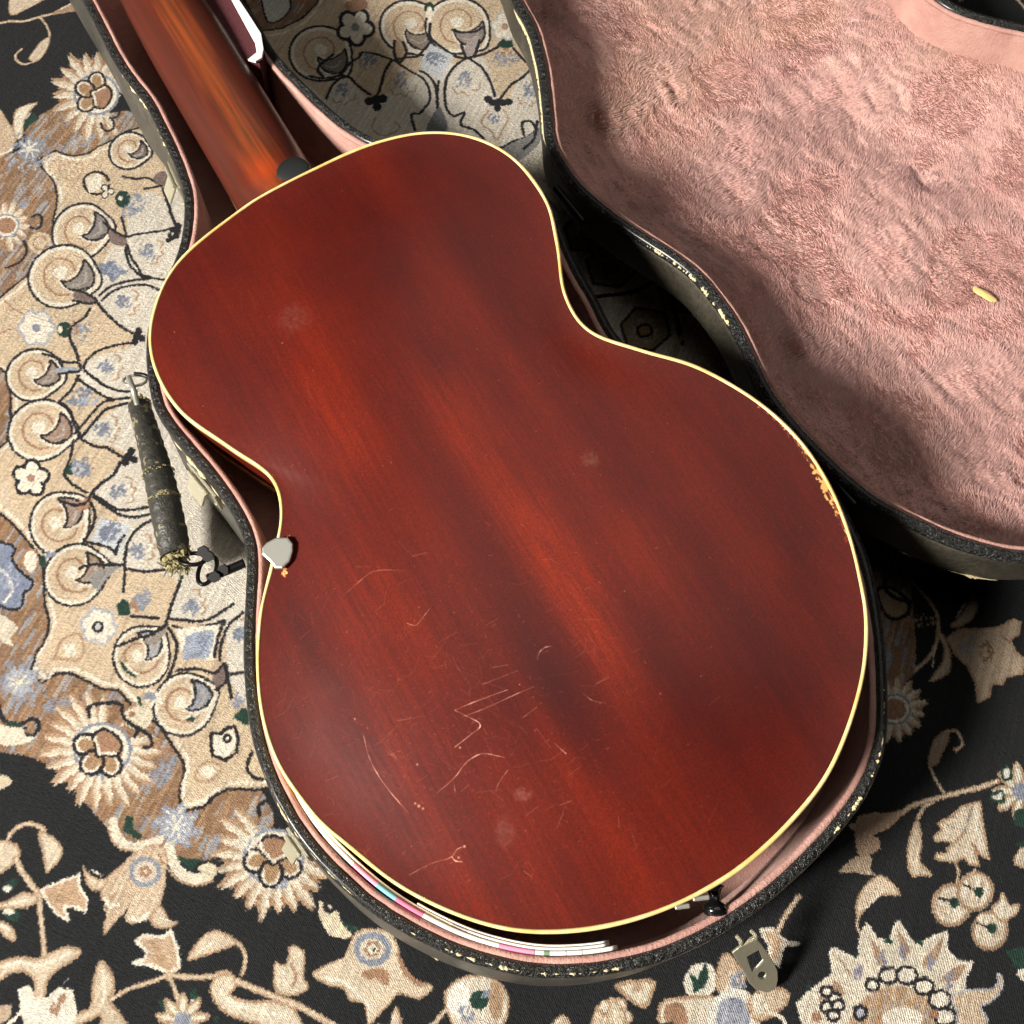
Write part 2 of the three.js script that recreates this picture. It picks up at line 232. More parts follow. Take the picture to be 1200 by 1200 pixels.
  for (let i = 0; i < 46; i++) { const an = i * 2.4, q = 34 * Math.sqrt(i + 0.5), x = 520 + q * Math.cos(an) * 1.05, y = 520 + q * Math.sin(an); if (i % 4 === 0) scroll(x, y, 26, an * 57, 1); else if (i % 4 === 1) flower(x, y, 20, 6, an * 57, 'ivory', 'tan', 'blue', 3); else if (i % 4 === 2) cell(x, y, 24, an * 57); else { FO('ivory', 'dark', 2, ell(x, y, 17, 14, an * 57, 8)); smudge('steel', x, y, 10, 8, 16); } }
  // ---- top left, black ground
  FO('#d9bd99', 'tan', 2, '11,14 12,-10 30,-20 60,-12 44,0 27,9'); vine('-20,27 0,24 11,22 27,22 48,16 62,13 79,10 92,8'); leaf('92,-4 76,4 60,13 78,11 96,8', '#b98d6a');
  vine('46,18 53,27 57,38 55,46', 4); FO('#dcc3a0', 'tan', 2, '57,42 52,58 42,69 33,66 40,55 48,45'); vine('40,69 28,73 19,69 17,62 24,55', 4);
  leaf('16,158 15,136 20,125 42,118 33,128 26,143 24,158', '#e2d4b4'); F('green', '27,152 27,139 38,130 45,136 33,145', false);
  FO('#d2ae87', 'tan', 2, '-20,110 0,128 7,139 15,152 16,165 7,176 -10,182 -30,150'); L('ivory', 4, '-10,180 8,175 18,166');
  smudge('blue', 35, 174, 32, 20, 90, 20); smudge('#a6abb8', 25, 185, 28, 14, 40, 20); star(33, 172, 14, 7, 10, 'blue', '#e6dcc4');
  palmette(112, 108, 57, 205, 150, 16); L('dark', 2.6, '117,142 120,149 126,151 132,147 132,140 128,135'); L('dark', 2.4, '128,136 136,134 141,126');
  palmette(6, 262, 32, 300, 150, 12, 0); F('rust', ell(8, 262, 9, 9)); L('dark', 2.4, '36,252 44,249 48,256 43,266 34,264'); L('dark', 2.4, '26,280 30,292 22,305 6,312');
  F('#dcbf96', ell(46, 283, 14, 13)); L('rust', 2.5, ell(46, 283, 8, 8)); smudge('blue', 62, 288, 9, 8, 14);
  // ---- medallion ring, left
  L('tan', 2.6, '70,186 68,196 74,206 86,208 95,198 94,188 86,190 78,187'); flower(82, 195, 8, 4, 20, '#dcbd95', 'tan', 'peach', 1);
  scroll(150, 174, 22, 10, 1); L('dark', 2.6, '142,204 158,207 172,206 186,214'); F('plum', '178,206 190,198 200,208 190,216');
  L('dark', 3, ell(112, 212, 15, 13, 10, 14)); flower(110, 212, 12, 4, 30, 'ivory', 'cream', '#e2d3b2', 0.6); flower(124, 222, 8, 3, 0, 'ivory', 'dark', 'cream', 1.2);
  F('green', ell(143, 231, 9, 10)); F('ivory', ell(140, 230, 3, 3)); smudge('blue', 158, 236, 14, 14, 50); smudge('blue', 150, 248, 12, 7, 20);
  L('dark', 2.4, '168,219 178,217 188,215'); L('dark', 3.2, '190,218 196,236 201,252 206,262'); L('dark', 2.4, '141,252 144,262 148,275 155,273 175,270 190,268 204,264'); cross(207, 268, 8, 100); cross(200, 277, 6, 150);
  scroll(94, 269, 33, -5, 1, '#857a76'); F('plum', '127,268 146,276 146,286 134,285 128,280'); L('dark', 2.4, '120,258 132,268 146,276');
  L('dark', 2.6, '146,288 148,300 152,310 158,316 168,324 178,324 192,326'); L('dark', 2.6, '148,284 152,298 160,310 166,320 176,323'); cell(176, 292, 24, 15);
  F('steel', '114,306 122,308 126,304 134,304 136,312 150,316 140,320 130,330 126,322 116,318', false); smudge('#97a0b3', 130, 314, 16, 10, 20);
  scroll(72, 322, 38, 12, 1, '#8c8177'); F('plum', '88,340 108,346 112,352 104,353 86,348'); L('dark', 2.4, '86,338 100,342 112,350 104,354 84,350');
  L('dark', 2.6, '112,352 124,366 140,380 158,390'); L('dark', 2.6, '116,344 128,334 146,328 160,326 172,325'); L('dark', 2.4, '118,350 132,339 150,333 170,332 186,338'); cell(148, 352, 24, 10);
  flower(41, 382, 20, 6, 0, 'ivory', '#a9abb3', 'blue', 2.4); F('green', ell(74, 384, 9, 9)); F('ivory', ell(69, 384, 3, 4)); smudge('blue', 92, 386, 14, 16, 34); smudge('rust', 86, 382, 7, 8, 12);
  L('rust', 2, '4,350 12,358 26,366'); L('rust', 2, '0,388 10,384'); L('dark', 2.6, '104,360 98,370 86,378 80,386 82,398 88,410 91,420'); cross(159, 392, 9, -70); L('dark', 2.6, '152,400 136,402 116,408 102,418 97,430 108,440 122,450 140,456 158,456');
  cell(128, 428, 24, 5); scroll(38, 437, 31, 8, 1, '#94806f'); F('#9aa0ac', '62,432 70,428 86,428 92,434 74,436'); L('dark', 2.6, '48,412 62,416 74,422 90,423 92,432 78,434 68,436'); L('dark', 2.6, '90,438 82,454 68,468'); L('dark', 2.6, '90,442 104,452 120,462 132,467');
  smudge('steel', 92, 463, 20, 13, 60, -15); smudge('#9aa3b5', 104, 468, 14, 8, 24);
  scroll(46, 502, 37, 8, 1, '#9b7d68'); L('dark', 2.6, '70,470 80,478 84,492 88,502 93,511'); L('dark', 2.8, '93,511 104,498 114,486 122,478 134,474 148,470'); L('dark', 2.4, '86,506 98,492 110,478 122,468 150,464'); cell(124, 500, 25, 5);
  L('dark', 2.6, '93,512 110,521 124,523 136,530 144,534'); cross(149, 533, 10, -60); L('dark', 3, '140,540 130,556 118,564 106,575'); L('dark', 2.4, '84,514 82,528 78,542 74,554 84,566 100,575'); F('green', '72,550 82,540 88,548 82,556', false); smudge('#777d8e', 94, 546, 13, 14, 60); flower(90, 548, 8, 4, 0, '#a9adb8', '#777d8e', 'plum', 1);
  flower(34, 558, 20, 5, -12, 'ivory', 'dark', '#a07a66', 3.2); F('#dcc19b', ell(4, 575, 6, 14)); cell(143, 573, 25, -4); L('dark', 2.6, '106,576 118,584 134,594 150,596 176,592'); L('dark', 2.4, '108,580 124,592 140,602 160,604 176,600');
  scroll(68, 612, 36, -42, 1, '#a08474'); F('#a5775b', '84,590 100,582 106,578 104,592 92,596'); L('dark', 2.6, '72,586 88,590 100,586 106,576'); L('dark', 2.4, '104,586 110,602 104,622 96,632');
  F('#bfc2c8', '104,632 116,604 152,614 140,646', false); smudge('steel', 126, 622, 16, 11, 60, -25); L('dark', 2.4, '98,633 112,636 126,640 134,646'); L('dark', 2.4, '134,648 138,634 144,626'); L('dark', 2.6, '144,660 148,636 160,618 176,608'); cell(166, 640, 25, -8);
  scroll(86, 672, 36, -12, 1, '#9c826c'); F('#8f8b88', '104,672 128,662 142,660 124,676 114,690 106,684'); L('dark', 2.6, '92,664 104,660 124,660 142,660'); F('ivory', ell(34, 656, 9, 14)); L('rust', 2.4, ell(34, 656, 9, 14)); F('green', ell(48, 656, 4, 7)); smudge('blue', 58, 648, 8, 6, 14);
  // bluish rosette at the left edge
  FO('#7e87a0', 'dark', 2, '-20,634 8,636 16,642 12,652 22,668 36,680 32,690 26,692 22,710 8,712 -10,704 -20,690'); L('ivory', 3.4, '-6,664 6,672 12,690 2,704'); smudge('#98a0b4', 8, 676, 16, 22, 30); F('#dccbae', '-14,716 6,722 18,734 10,746 14,756 -14,740');
  // ---- lower left of the medallion
  L('dark', 2.4, '145,662 144,680 143,692'); L('dark', 2.4, '145,664 168,668 198,665'); F('green', '135,708 143,700 151,706 150,719 138,720', false); smudge('blue', 164, 702, 13, 15, 70); smudge('rust', 156, 708, 7, 8, 18); L('dark', 2.4, '152,720 166,721 184,723'); flower(114, 732, 20, 6, 15, 'ivory', '#a9abb6', '#b9b3b4', 2.6); L('dark', 2, ell(113, 733, 5, 6)); L('tan', 2.8, '62,772 68,752 78,744 92,742 96,762 88,772 66,770'); flower(80, 760, 9, 4, 30, 'ivory', '#e0c6a0', 'ivory', 1);
  L('dark', 2.6, '212,674 206,690 200,706 193,729'); cell(226, 705, 24, -20); L('dark', 2.6, '198,724 214,725 236,726 254,718 272,706'); L('dark', 2.4, '202,732 216,736 240,732 260,726'); F('ivory', '204,735 256,730 248,772 214,768', false); F('#8b94a8', '216,746 248,738 242,768 214,772', false); streaks('216,746 248,738 242,768 214,772', ['#97a0b3', '#7c869d', '#a3a9b8'], 120, [4, 12], [1, 2]); L('dark', 2.4, '262,726 254,746 250,768'); L('dark', 2.4, '284,716 268,730 258,752 256,772'); cell(284, 738, 22, -30);
  scroll(164, 768, 34, -48, 1, '#a5a3a4'); F('#96897c', '166,750 180,740 192,731 194,738 182,752 174,754'); L('dark', 2.6, '138,755 160,746 176,742 194,730'); L('green', 3.2, '140,774 147,785 157,791'); L('ivory', 3, '146,776 152,784 160,788'); L('dark', 2.4, '196,734 206,756 198,786 186,806');
  scroll(214, 824, 36, -22, 1, '#8b8d95'); F('plum', '248,790 262,776 264,794 254,804 250,800'); L('dark', 2.4, '206,784 230,782 250,787 262,776 264,796 252,806'); F('green', ell(222, 841, 5, 3)); L('ivory', 2.6, '212,842 222,838 232,834'); L('dark', 2.6, '262,776 266,796 270,816'); L('dark', 2.4, '264,789 284,786'); F('green', '272,840 282,828 292,832 290,850', false); smudge('blue', 280, 820, 9, 10, 22);
  L('dark', 2.4, '246,858 258,858 264,852 274,850 278,866 276,880 262,890 248,884 246,872', false, true); F('ivory', '248,860 260,860 266,854 272,854 275,866 273,877 262,887 250,882', false); L('dark', 2, ell(265, 864, 4, 4)); L('tan', 2.6, '230,900 228,912 242,914 254,906 256,894 240,892', true, true); F('ivory', ell(242, 903, 8, 7)); L('dark', 2.4, '294,880 288,898 296,910 308,912');
  smudge('ivory', 178, 816, 12, 12, 26); L('green', 3, '161,816 164,826 172,832'); smudge('blue', 174, 815, 8, 5, 18); F('#e3d0ac', ell(160, 840, 17, 14)); smudge('rust', 154, 824, 4, 4, 6); smudge('rust', 154, 834, 5, 5, 6);
  smudge('blue', 22, 800, 34, 30, 150); smudge('#a2a6b2', 22, 800, 24, 22, 60); star(20, 798, 15, 9, 0, '#a2a6b2', '#ecdcae'); smudge('blue', 66, 824, 24, 12, 40, -20); smudge('blue', 192, 900, 26, 12, 50, -60);
  // palmette low left
  palmette(118, 877, 74, 128, 150, 19); L('dark', 2.8, '103,838 102,828 110,824 126,822 140,824 142,836 150,846 164,854 174,862 176,872 168,875'); L('dark', 2.6, '156,862 160,854'); L('dark', 3, '-4,826 2,842 14,848 26,846 36,841 44,848 38,860 28,860 26,852'); F('green', '2,843 24,846 24,850 6,850', false);
  F('#e4d5b6', '-20,842 4,850 24,852 28,861 40,862 20,872 -20,868');
  star(205, 968, 26, 8, 14, '#8b93a8', '#dccbab'); smudge('blue', 205, 972, 30, 28, 60); star(205, 968, 18, 8, 30, '#9aa1b2', '#e8dcc0');
  F('green', '146,954 154,957 154,970 166,980 160,984 142,972', false); F('green', '203,1000 212,1006 224,1018 238,1002 228,1010', false); F('green', '204,1004 222,1020 236,1004 226,1006', false);
  L('#e6d6b8', 10, '130,962 133,976 142,988 152,992 166,990 184,984'); L('tan', 2.4, '124,962 128,982 140,994 154,997'); L('#e6d6b8', 11, '196,992 200,1008 210,1022 226,1030 244,1026'); L('tan', 2.4, '194,1016 206,1030 228,1037 248,1032'); F('#e0c9a4', '230,1018 240,1010 254,1016 246,1030');
  // bell flower
  FO('#d9b78f', 'tan', 2, '168,992 186,992 194,1004 192,1020 190,1042 184,1060 176,1074 166,1076 156,1081 146,1079 148,1062 130,1083 121,1094 121,1080 128,1062 118,1054 117,1042 124,1028 140,1014'); streaks('168,992 190,1004 190,1042 176,1074 156,1081 130,1083 118,1054 140,1014', ['#e2c49e', '#d2ad85', '#dcbc95', '#c69c74'], 220, [8, 20], [1, 1.8]); leaf('124,1030 112,1030 100,1022 96,1014 98,1028 104,1040 116,1042'); leaf('176,1074 186,1062 196,1078 206,1080 194,1087 178,1084');
  F('blue', ell(168, 1021, 19, 18)); F('#d9c5a8', ell(168, 1021, 14, 13)); flower(168, 1021, 8, 5, 0, 'rust', '#d9c5a8', 'ivory', 0.5); L('rust', 2.4, '184,1000 190,1012'); L('ivory', 4, '120,1052 126,1060 136,1060'); L('ivory', 4, '152,1076 162,1078 172,1070');
  // left edge stems and leaves on black
  F('#dcc09a', '-20,912 0,907 12,914 4,922 -14,928'); vine('4,988 12,974 26,965 40,966 50,972', 5); FO('#dfcaa6', 'tan', 2.6, '43,976 58,980 70,994 68,1006 58,1016 52,1021 50,1006'); F('#b9957c', '43,980 48,984 52,1014 50,1006'); FO('#dcc3a0', 'tan', 3, '-20,990 0,985 16,990 20,1000 10,1014 -4,1022 -24,1016'); vine('16,1006 24,1022 34,1036 44,1048', 7); vine('44,1048 45,1070 48,1096 50,1122', 6);
  FO('#cf9f73', 'ivory', 3.4, '46,1042 70,1032 91,1025 90,1038 100,1054 98,1068 84,1062 72,1062 78,1078 66,1072 54,1058', false); F('tan', '50,1046 72,1048 84,1044 74,1056 64,1054'); leaf('42,1052 24,1046 6,1056 -10,1062 10,1064 30,1062'); F('green', '0,1038 10,1030 20,1030 14,1042 2,1046', false); F('green', '0,1066 16,1064 24,1072 16,1080 4,1076', false); F('ivory', ell(6, 1041, 5, 4)); F('ivory', ell(8, 1068, 7, 4)); leaf('-8,1080 4,1082 14,1092 14,1102 2,1096');
  FO('#dcc29c', 'tan', 3, '-20,1140 4,1126 22,1122 40,1124 56,1118 74,1110 92,1114 84,1124 68,1134 56,1144 50,1160 48,1184 38,1180 38,1150 26,1138 10,1140 -12,1152'); L('ivory', 3.4, '4,1132 22,1127 40,1132 60,1126 80,1116'); FO('#d8bd96', 'tan', 3, '114,1128 122,1132 130,1148 130,1164 124,1172 136,1186 146,1206 118,1206 116,1190 100,1196 76,1206 84,1192 104,1180 106,1158'); L('ivory', 3, '118,1138 120,1160 118,1176'); vine('128,1172 146,1160 170,1152 196,1143', 5);
  FO('#e6dcc4', 'ivory', 3, '20,1160 30,1156 38,1172 52,1172 66,1158 82,1162 86,1184 80,1206 30,1216 24,1190', false); F('rust', ell(70, 1171, 4, 7, 30)); smudge('rust', 60, 1184, 8, 10, 10); L('ivory', 4, '8,1200 20,1188 30,1176'); F('#c9a581', '-10,1182 10,1178 6,1196 -10,1200');
  FO('#cfa57c', 'ivory', 3.6, '157,1102 166,1096 190,1098 198,1090 206,1112 208,1134 196,1140 176,1132 154,1128 168,1124 170,1116 162,1106', false); F('tan', '172,1104 184,1108 192,1124 196,1136 182,1128 180,1114');
  leaf('219,1124 230,1104 248,1091 262,1094 276,1104 262,1111 240,1118'); vine('276,1104 284,1114 286,1130 282,1142', 4.5); vine('196,1142 216,1145 248,1144 262,1140 270,1146', 6); FO('#dfc9a6', 'tan', 3, '246,1164 248,1150 258,1142 272,1144 274,1156 268,1166 290,1174 320,1174 342,1182 352,1200 356,1220 300,1200 262,1186'); L('ivory', 3.4, '256,1160 270,1176 300,1184 330,1190'); vine('276,1150 300,1160 320,1168 346,1178 372,1192 396,1206', 7); vine('196,1146 203,1160 208,1180', 5); F('green', '182,1174 192,1170 200,1184 194,1194', false); F('ivory', ell(195, 1183, 4, 5)); F('green', '220,1166 226,1158 232,1170 226,1180', false); F('ivory', ell(224, 1176, 3, 6)); star(212, 1196, 30, 9, -90, 'tan', '#e3d6bb'); F('blue', ell(212, 1196, 10, 10)); F('green', '246,1196 256,1186 254,1198', false);
  FO('#e0caa6', 'tan', 2.6, '322,1128 332,1132 338,1120 338,1110 348,1110 356,1120 354,1144 360,1156 350,1164 336,1166 322,1160 320,1144'); L('rust', 2.4, '340,1130 346,1144 342,1156'); L('ivory', 3, '330,1140 334,1156');
  // palmette low, by the case
  palmette(320, 1003, 78, 100, 138, 17); smudge('ivory', 290, 990, 22, 20, 30); L('dark', 3, '303,954 302,944 310,938 318,942'); F('#e6cfa6', '374,1056 392,1064 400,1080 412,1096 400,1100 384,1094 374,1076'); L('dark', 3, '382,1050 380,1062 386,1068 394,1060'); F('green', '400,1078 412,1084 424,1086 410,1092', false);
  // bell flower by the case
  FO('#dfc5a0', 'tan', 2, '418,1092 450,1090 464,1104 470,1126 486,1148 506,1156 492,1170 468,1164 456,1176 444,1188 432,1200 426,1176 410,1172 402,1158 384,1154 366,1142 384,1130 404,1120'); F('blue', ell(436, 1112, 22, 20)); F('#d9c6a8', ell(436, 1112, 15, 13)); flower(436, 1112, 10, 6, 0, 'rust', '#d9c6a8', 'ivory', 0.6); F('#ecdfc2', ell(436, 1112, 6, 6)); F('green', ell(437, 1113, 2, 2)); F('rust', '426,1138 452,1136 454,1156 442,1148 426,1146'); F('rust', '466,1116 480,1140 500,1156 486,1154 470,1136'); L('ivory', 4, '380,1146 402,1150 420,1166 432,1180'); leaf('458,1204 464,1180 470,1206');
  FO('#dfceb2', 'tan', 2.4, '522,1164 534,1150 552,1144 576,1146 592,1160 596,1176 586,1204 540,1210 526,1190 522,1176'); F('#efe6d6', ell(538, 1172, 13, 20, 10)); F('green', ell(562, 1172, 11, 11)); smudge('blue', 570, 1166, 6, 8, 8); F('tan', '576,1150 590,1164 584,1196 574,1184'); smudge('blue', 545, 1190, 14, 10, 12); vine('522,1184 512,1196 502,1206', 5);
  leaf('646,1206 652,1196 660,1190 668,1200 664,1208'); FO('#d9bd96', 'tan', 2.6, '696,1206 698,1186 700,1180 710,1190 714,1182 716,1170 728,1180 734,1192 732,1206'); L('ivory', 3, '720,1180 722,1200'); FO('#e4d2b0', 'tan', 4, '724,1154 764,1150 764,1164 756,1180 740,1172 732,1164'); F('#c99d75', ell(748, 1158, 6, 5));
  // ---- lower right, black ground
  FO('#e3d8c0', 'ivory', 3, '806,1144 812,1134 824,1130 834,1132 838,1146 836,1160 826,1166 812,1168 804,1156'); F('green', '808,1138 818,1148 828,1126 832,1146 824,1158 814,1164 812,1150', false); FO('#d2ad85', 'tan', 2, '846,1122 856,1118 866,1130 874,1146 864,1162 846,1164 840,1150'); smudge('ivory', 862, 1152, 12, 14, 24); smudge('blue', 866, 1150, 10, 16, 24);
  FO('#e1cfb0', 'tan', 3, '776,1176 800,1170 828,1168 840,1172 846,1206 780,1206'); F('rust', '780,1180 800,1176 806,1200 784,1204'); F('#ebe2cc', ell(862, 1192, 32, 34)); F('#8f93a2', ell(860, 1194, 20, 26)); streaks(ell(860, 1194, 20, 26), ['#9a9eac', '#858a9c', '#a9abb4'], 90, [6, 14], [1, 2]); FO('#d8b890', 'tan', 3, '884,1166 900,1158 924,1162 922,1176 906,1190 888,1196 878,1178'); smudge('ivory', 892, 1176, 12, 10, 22); L('ivory', 4, '902,1186 918,1194 922,1206'); F('green', '772,1200 790,1198 792,1210 770,1210', false); FO('#d5ab80', 'ivory', 3.6, '892,1090 906,1088 912,1094 924,1104 938,1106 918,1108 916,1122 914,1132 904,1124 902,1108', false); vine('912,1092 920,1076 930,1060 938,1050', 6);
  F('#c7a57f', '985,1022 1000,1006 1016,1000 1024,1006 1022,1018 1028,1026 1004,1022'); leaf('1007,1074 1006,1058 1014,1040 1032,1026 1046,1034 1056,1048 1036,1048 1020,1060'); vine('1008,1070 1006,1084 1010,1094', 3.4);
  // big palmette bottom right
  FO('#e2d2b4', 'ivory', 3, '936,1176 950,1162 972,1146 978,1140 974,1116 980,1111 996,1120 1008,1124 1010,1096 1018,1082 1030,1100 1044,1104 1052,1082 1056,1080 1068,1100 1078,1108 1100,1096 1112,1092 1112,1112 1124,1126 1142,1128 1134,1144 1132,1164 1116,1174 1120,1216 946,1216', false);
  for (const s of ['1000,1146 986,1126 978,1118 992,1130', '1030,1130 1024,1108 1018,1094 1038,1122', '1058,1122 1056,1104 1054,1090 1068,1112', '1082,1130 1096,1112 1108,1098 1100,1124', '1104,1150 1118,1136 1134,1130 1124,1148', '962,1172 974,1154 982,1150 990,1166']) F('#b98d66', s); for (const p of [[1036, 1124], [1062, 1118], [1092, 1128], [1116, 1148], [1008, 1142]]) smudge('#8d8a98', ...p, 6, 12, 12);
  F('#bd9468', '1010,1176 1030,1160 1062,1156 1090,1164 1104,1182 1100,1216 1000,1216'); streaks('1010,1176 1030,1160 1062,1156 1090,1164 1104,1182 1100,1216 1000,1216', ['#c9a176', '#b48a60', '#d6b68e', '#a89a90'], 200, [6, 16], [1, 2]); for (const [x, y, r] of [[1024, 1154, 8], [1043, 1143, 11], [1065, 1143, 12], [1085, 1156, 11], [1104, 1172, 13], [1110, 1192, 12]]) FO('ivory', 'dark', 2, ell(x, y, r, r * 0.85)); for (const p of [[970, 1162], [980, 1170], [970, 1180], [978, 1190], [984, 1178]]) FO('ivory', 'dark', 2, ell(...p, 7, 6)); FO('#a5a7b2', 'dark', 2.4, ell(1010, 1187, 7, 8)); F('ivory', ell(1060, 1194, 24, 14)); smudge('rust', 1096, 1188, 6, 6, 10); F('rust', ell(958, 1192, 6, 6));
  for (const s of ['1036,1104 1044,1098 1050,1106', '1004,1118 1010,1108 1006,1124', '1074,1104 1082,1100 1084,1108', '944,1158 950,1150 952,1160']) F('green', s, false);
  FO('#d9b890', '#a9a6aa', 2.4, '1118,1168 1140,1160 1164,1160 1172,1152 1172,1142 1178,1146 1176,1160 1164,1174 1152,1180 1160,1196 1150,1206 1126,1206 1124,1186');
  for (const [x, y, r, p] of [[1118, 1060, 22, [1121, 1057]], [1146, 1044, 20, [1150, 1045]], [1163, 1090, 20, [1165, 1088]]]) { FO('#e2cdac', '#b58a62', 4, ell(x, y, r, r * 1.1, 20)); streaks(ell(x, y, r * 0.8, r * 0.8), ['ivory', '#dcc29c', '#cfae88'], 40, [4, 10], [1, 2]); F('green', ell(...p, 6, 6)); L('dark', 1.6, [[x - r * 0.7, y - 8], p]); } FO('#e4d3b4', 'tan', 2.4, '1166,1064 1174,1056 1178,1046 1186,1060 1198,1060 1192,1072 1176,1078'); F('#e4d3b4', ell(1156, 1076, 8, 6)); vine('1124,1034 1126,1020 1122,1010', 3.4); vine('1140,1026 1146,1018', 3); leaf('1070,1024 1066,1000 1070,976 1078,960 1082,984 1080,1008 1094,1024 1082,1025'); vine('1078,958 1086,944 1096,938', 5);
  FO('#dcc6a4', 'tan', 2.6, '1152,938 1154,958 1158,980 1162,1006 1150,1000 1146,996 1150,1014 1140,1012 1132,1004 1122,1010 1098,1006 1100,1000 1112,1000 1118,986 1098,984 1096,980 1106,972 1102,964 1118,956 1130,944', false); L('#8f8580', 1.8, '1142,944 1134,970 1120,990'); L('tan', 3, '1134,974 1120,988 1112,994'); L('rust', 3, '1142,988 1150,998'); L('ivory', 3, '1146,950 1148,974 1154,994');
  vine('1000,968 1030,962 1056,954 1070,944 1094,936 1124,928 1150,922 1162,918 1172,914', 6); FO('#b98f6c', 'tan', 2, '1008,958 1046,952 1060,950 1044,968 1024,978 1032,984 1030,996 1008,1000'); vine('1108,927 1100,914 1094,902 1091,892', 4); FO('#bfa080', 'tan', 3, '1092,894 1094,876 1102,862 1112,856 1114,864 1106,880 1100,894'); vine('1112,856 1122,855 1128,862 1130,872 1122,878', 4.4);
  star(1200, 926, 32, 9, 20, 'tan', '#e3d8bf'); F('blue', ell(1200, 926, 10, 10)); FO('#e6ddc8', 'green', 3, '1178,900 1186,898 1188,910 1180,912'); FO('#e6ddc8', 'green', 3, '1166,930 1178,926 1178,938 1166,936'); F('green', '1192,950 1206,944 1206,970 1192,966', false); F('green', '1182,1114 1204,1108 1204,1136 1192,1136', false); F('ivory', '1194,1140 1204,1134 1204,1150'); leaf('1192,1010 1204,990 1208,1014'); F('green', '1192,988 1206,984 1206,994', false);
  // right of the case
  FO('#cfae88', 'tan', 3, '1112,746 1126,736 1150,736 1172,734 1190,724 1198,728 1196,742 1186,748 1192,762 1204,772 1200,788 1182,792 1176,800 1164,800 1162,814 1148,822 1146,800 1136,780 1120,764', false); smudge('#a9a0a2', 1136, 756, 12, 12, 30); L('brown', 2, '1160,752 1166,764 1154,774'); L('brown', 2, '1176,744 1186,752'); smudge('brown', 1158, 762, 10, 14, 14); leaf('1116,732 1128,720 1136,706 1142,692 1148,706 1142,722 1128,732'); leaf('1100,742 1108,756 1106,776 1092,796 1112,788 1116,768 1108,744'); FO('#c79f70', 'dark', 3, '1030,690 1048,688 1066,704 1064,718 1048,724 1036,714'); smudge('tan', 1080, 726, 24, 8, 30); palmette(1050, 830, 42, 20, 140, 12, 0); L('dark', 3.4, '1038,676 1040,690 1052,700 1068,704');
  for (const [x, y, r] of [[1010, 720, 26], [1120, 640, 30], [1060, 650, 26]]) flower(x, y, r, 6, 10, '#c9a884', 'brown', 'blue', 3);
  // ---- top gap
  scroll(375, 59, 34, 40, 1, '#7d7268'); L('dark', 3, '378,86 372,76 390,60'); flower(416, 28, 20, 5, 10, 'ivory', 'dark', '#8f8d88', 3.4); F('rust', '404,0 424,-6 430,4 412,10'); FO('#c9c7bd', 'dark', 2, '306,-20 330,-20 340,2 330,18 312,20');
  L('dark', 3, '362,86 380,88 398,84 410,70 420,64 424,58 440,60 458,66'); L('dark', 3, '398,84 410,88 420,98 434,108'); L('dark', 3, '458,68 450,82 444,104 438,112'); smudge('steel', 432, 68, 13, 12, 50); cross(440, 114, 11, -10); L('dark', 2.6, '400,86 388,98 382,112'); cell(402, 106, 22, 80); L('tan', 2.4, '440,134 436,148 450,156 468,148 462,140');
  scroll(480, 28, 33, 55, 1, '#8e7c6a'); F('#a88d6c', '464,46 474,46 476,66 462,66'); L('dark', 3, '462,44 462,60 468,70 476,58 472,46'); L('dark', 3, '458,68 476,64 490,62 504,46'); scroll(536, 27, 35, 40, 1, '#8e8078'); F('#a89a94', '548,44 562,40 554,62 544,62'); L('dark', 3, '530,32 536,34 556,34 566,28'); L('dark', 3, '540,46 546,64 556,62 562,44'); F('green', ell(503, 6, 6, 7)); F('ivory', ell(503, 12, 4, 8)); L('dark', 3.4, '504,24 504,40 520,54 536,64 548,65');
  F('#c3c6ca', '490,74 504,48 532,62 516,90', false); smudge('steel', 510, 66, 15, 11, 60, 25); L('dark', 2.6, '462,68 480,80 494,88 502,100 503,116 492,130 482,132 486,150'); L('dark', 2.6, '492,80 502,86 510,98 513,122'); cell(472, 96, 24, 80); L('dark', 3, '546,66 534,74 524,88 521,108 524,126 532,134 544,130 540,144 556,150 568,162'); L('dark', 2.6, '514,92 512,120 516,140'); F('#77777a', '506,134 516,124 524,150 500,152'); L('dark', 3, '550,66 564,76 574,92 580,110'); cell(546, 94, 26, 80); cross(583, 118, 9, 0); F('dark', ell(572, 114, 5, 4)); F('dark', ell(596, 117, 5, 4)); L('dark', 3.4, '550,65 568,60 584,52'); F('green', '582,50 590,41 600,44 602,52 592,55', false); smudge('blue', 592, 66, 18, 9, 60); smudge('rust', 592, 58, 14, 5, 16); L('dark', 3, '602,54 612,66 620,73'); L('dark', 3, '624,78 610,90 598,98 586,114'); flower(592, 28, 16, 6, 10, 'ivory', '#b3b2ae', '#b98a62', 1.6); cell(622, 108, 24, 90); L('tan', 3, '572,128 564,142 576,152 582,162 590,148 596,136 590,126'); smudge('steel', 580, 136, 8, 6, 18); L('dark', 3, '614,156 612,142 622,140 628,150 618,158 600,164 590,170 560,176'); F('#85827f', '590,172 620,156 636,146 630,168 600,190'); L('dark', 3, '630,140 626,160 614,172');
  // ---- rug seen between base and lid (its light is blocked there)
  for (const [x, y] of [[716, 310], [756, 384], [690, 270], [800, 340]]) { FO('#a08c6e', '#3a3430', 4, [[x - 28, y - 6], [x - 10, y - 26], [x + 24, y - 20], [x + 30, y + 6], [x + 10, y + 24], [x - 20, y + 20]], false); smudge('#c8b08c', x, y, 24, 20, 60); smudge('#8a7a60', x + 6, y + 4, 18, 14, 26); FO('#ae8a52', 'dark', 2.4, [[x - 8, y - 2], [x + 4, y - 6], [x + 8, y + 4], [x - 4, y + 8]]); }
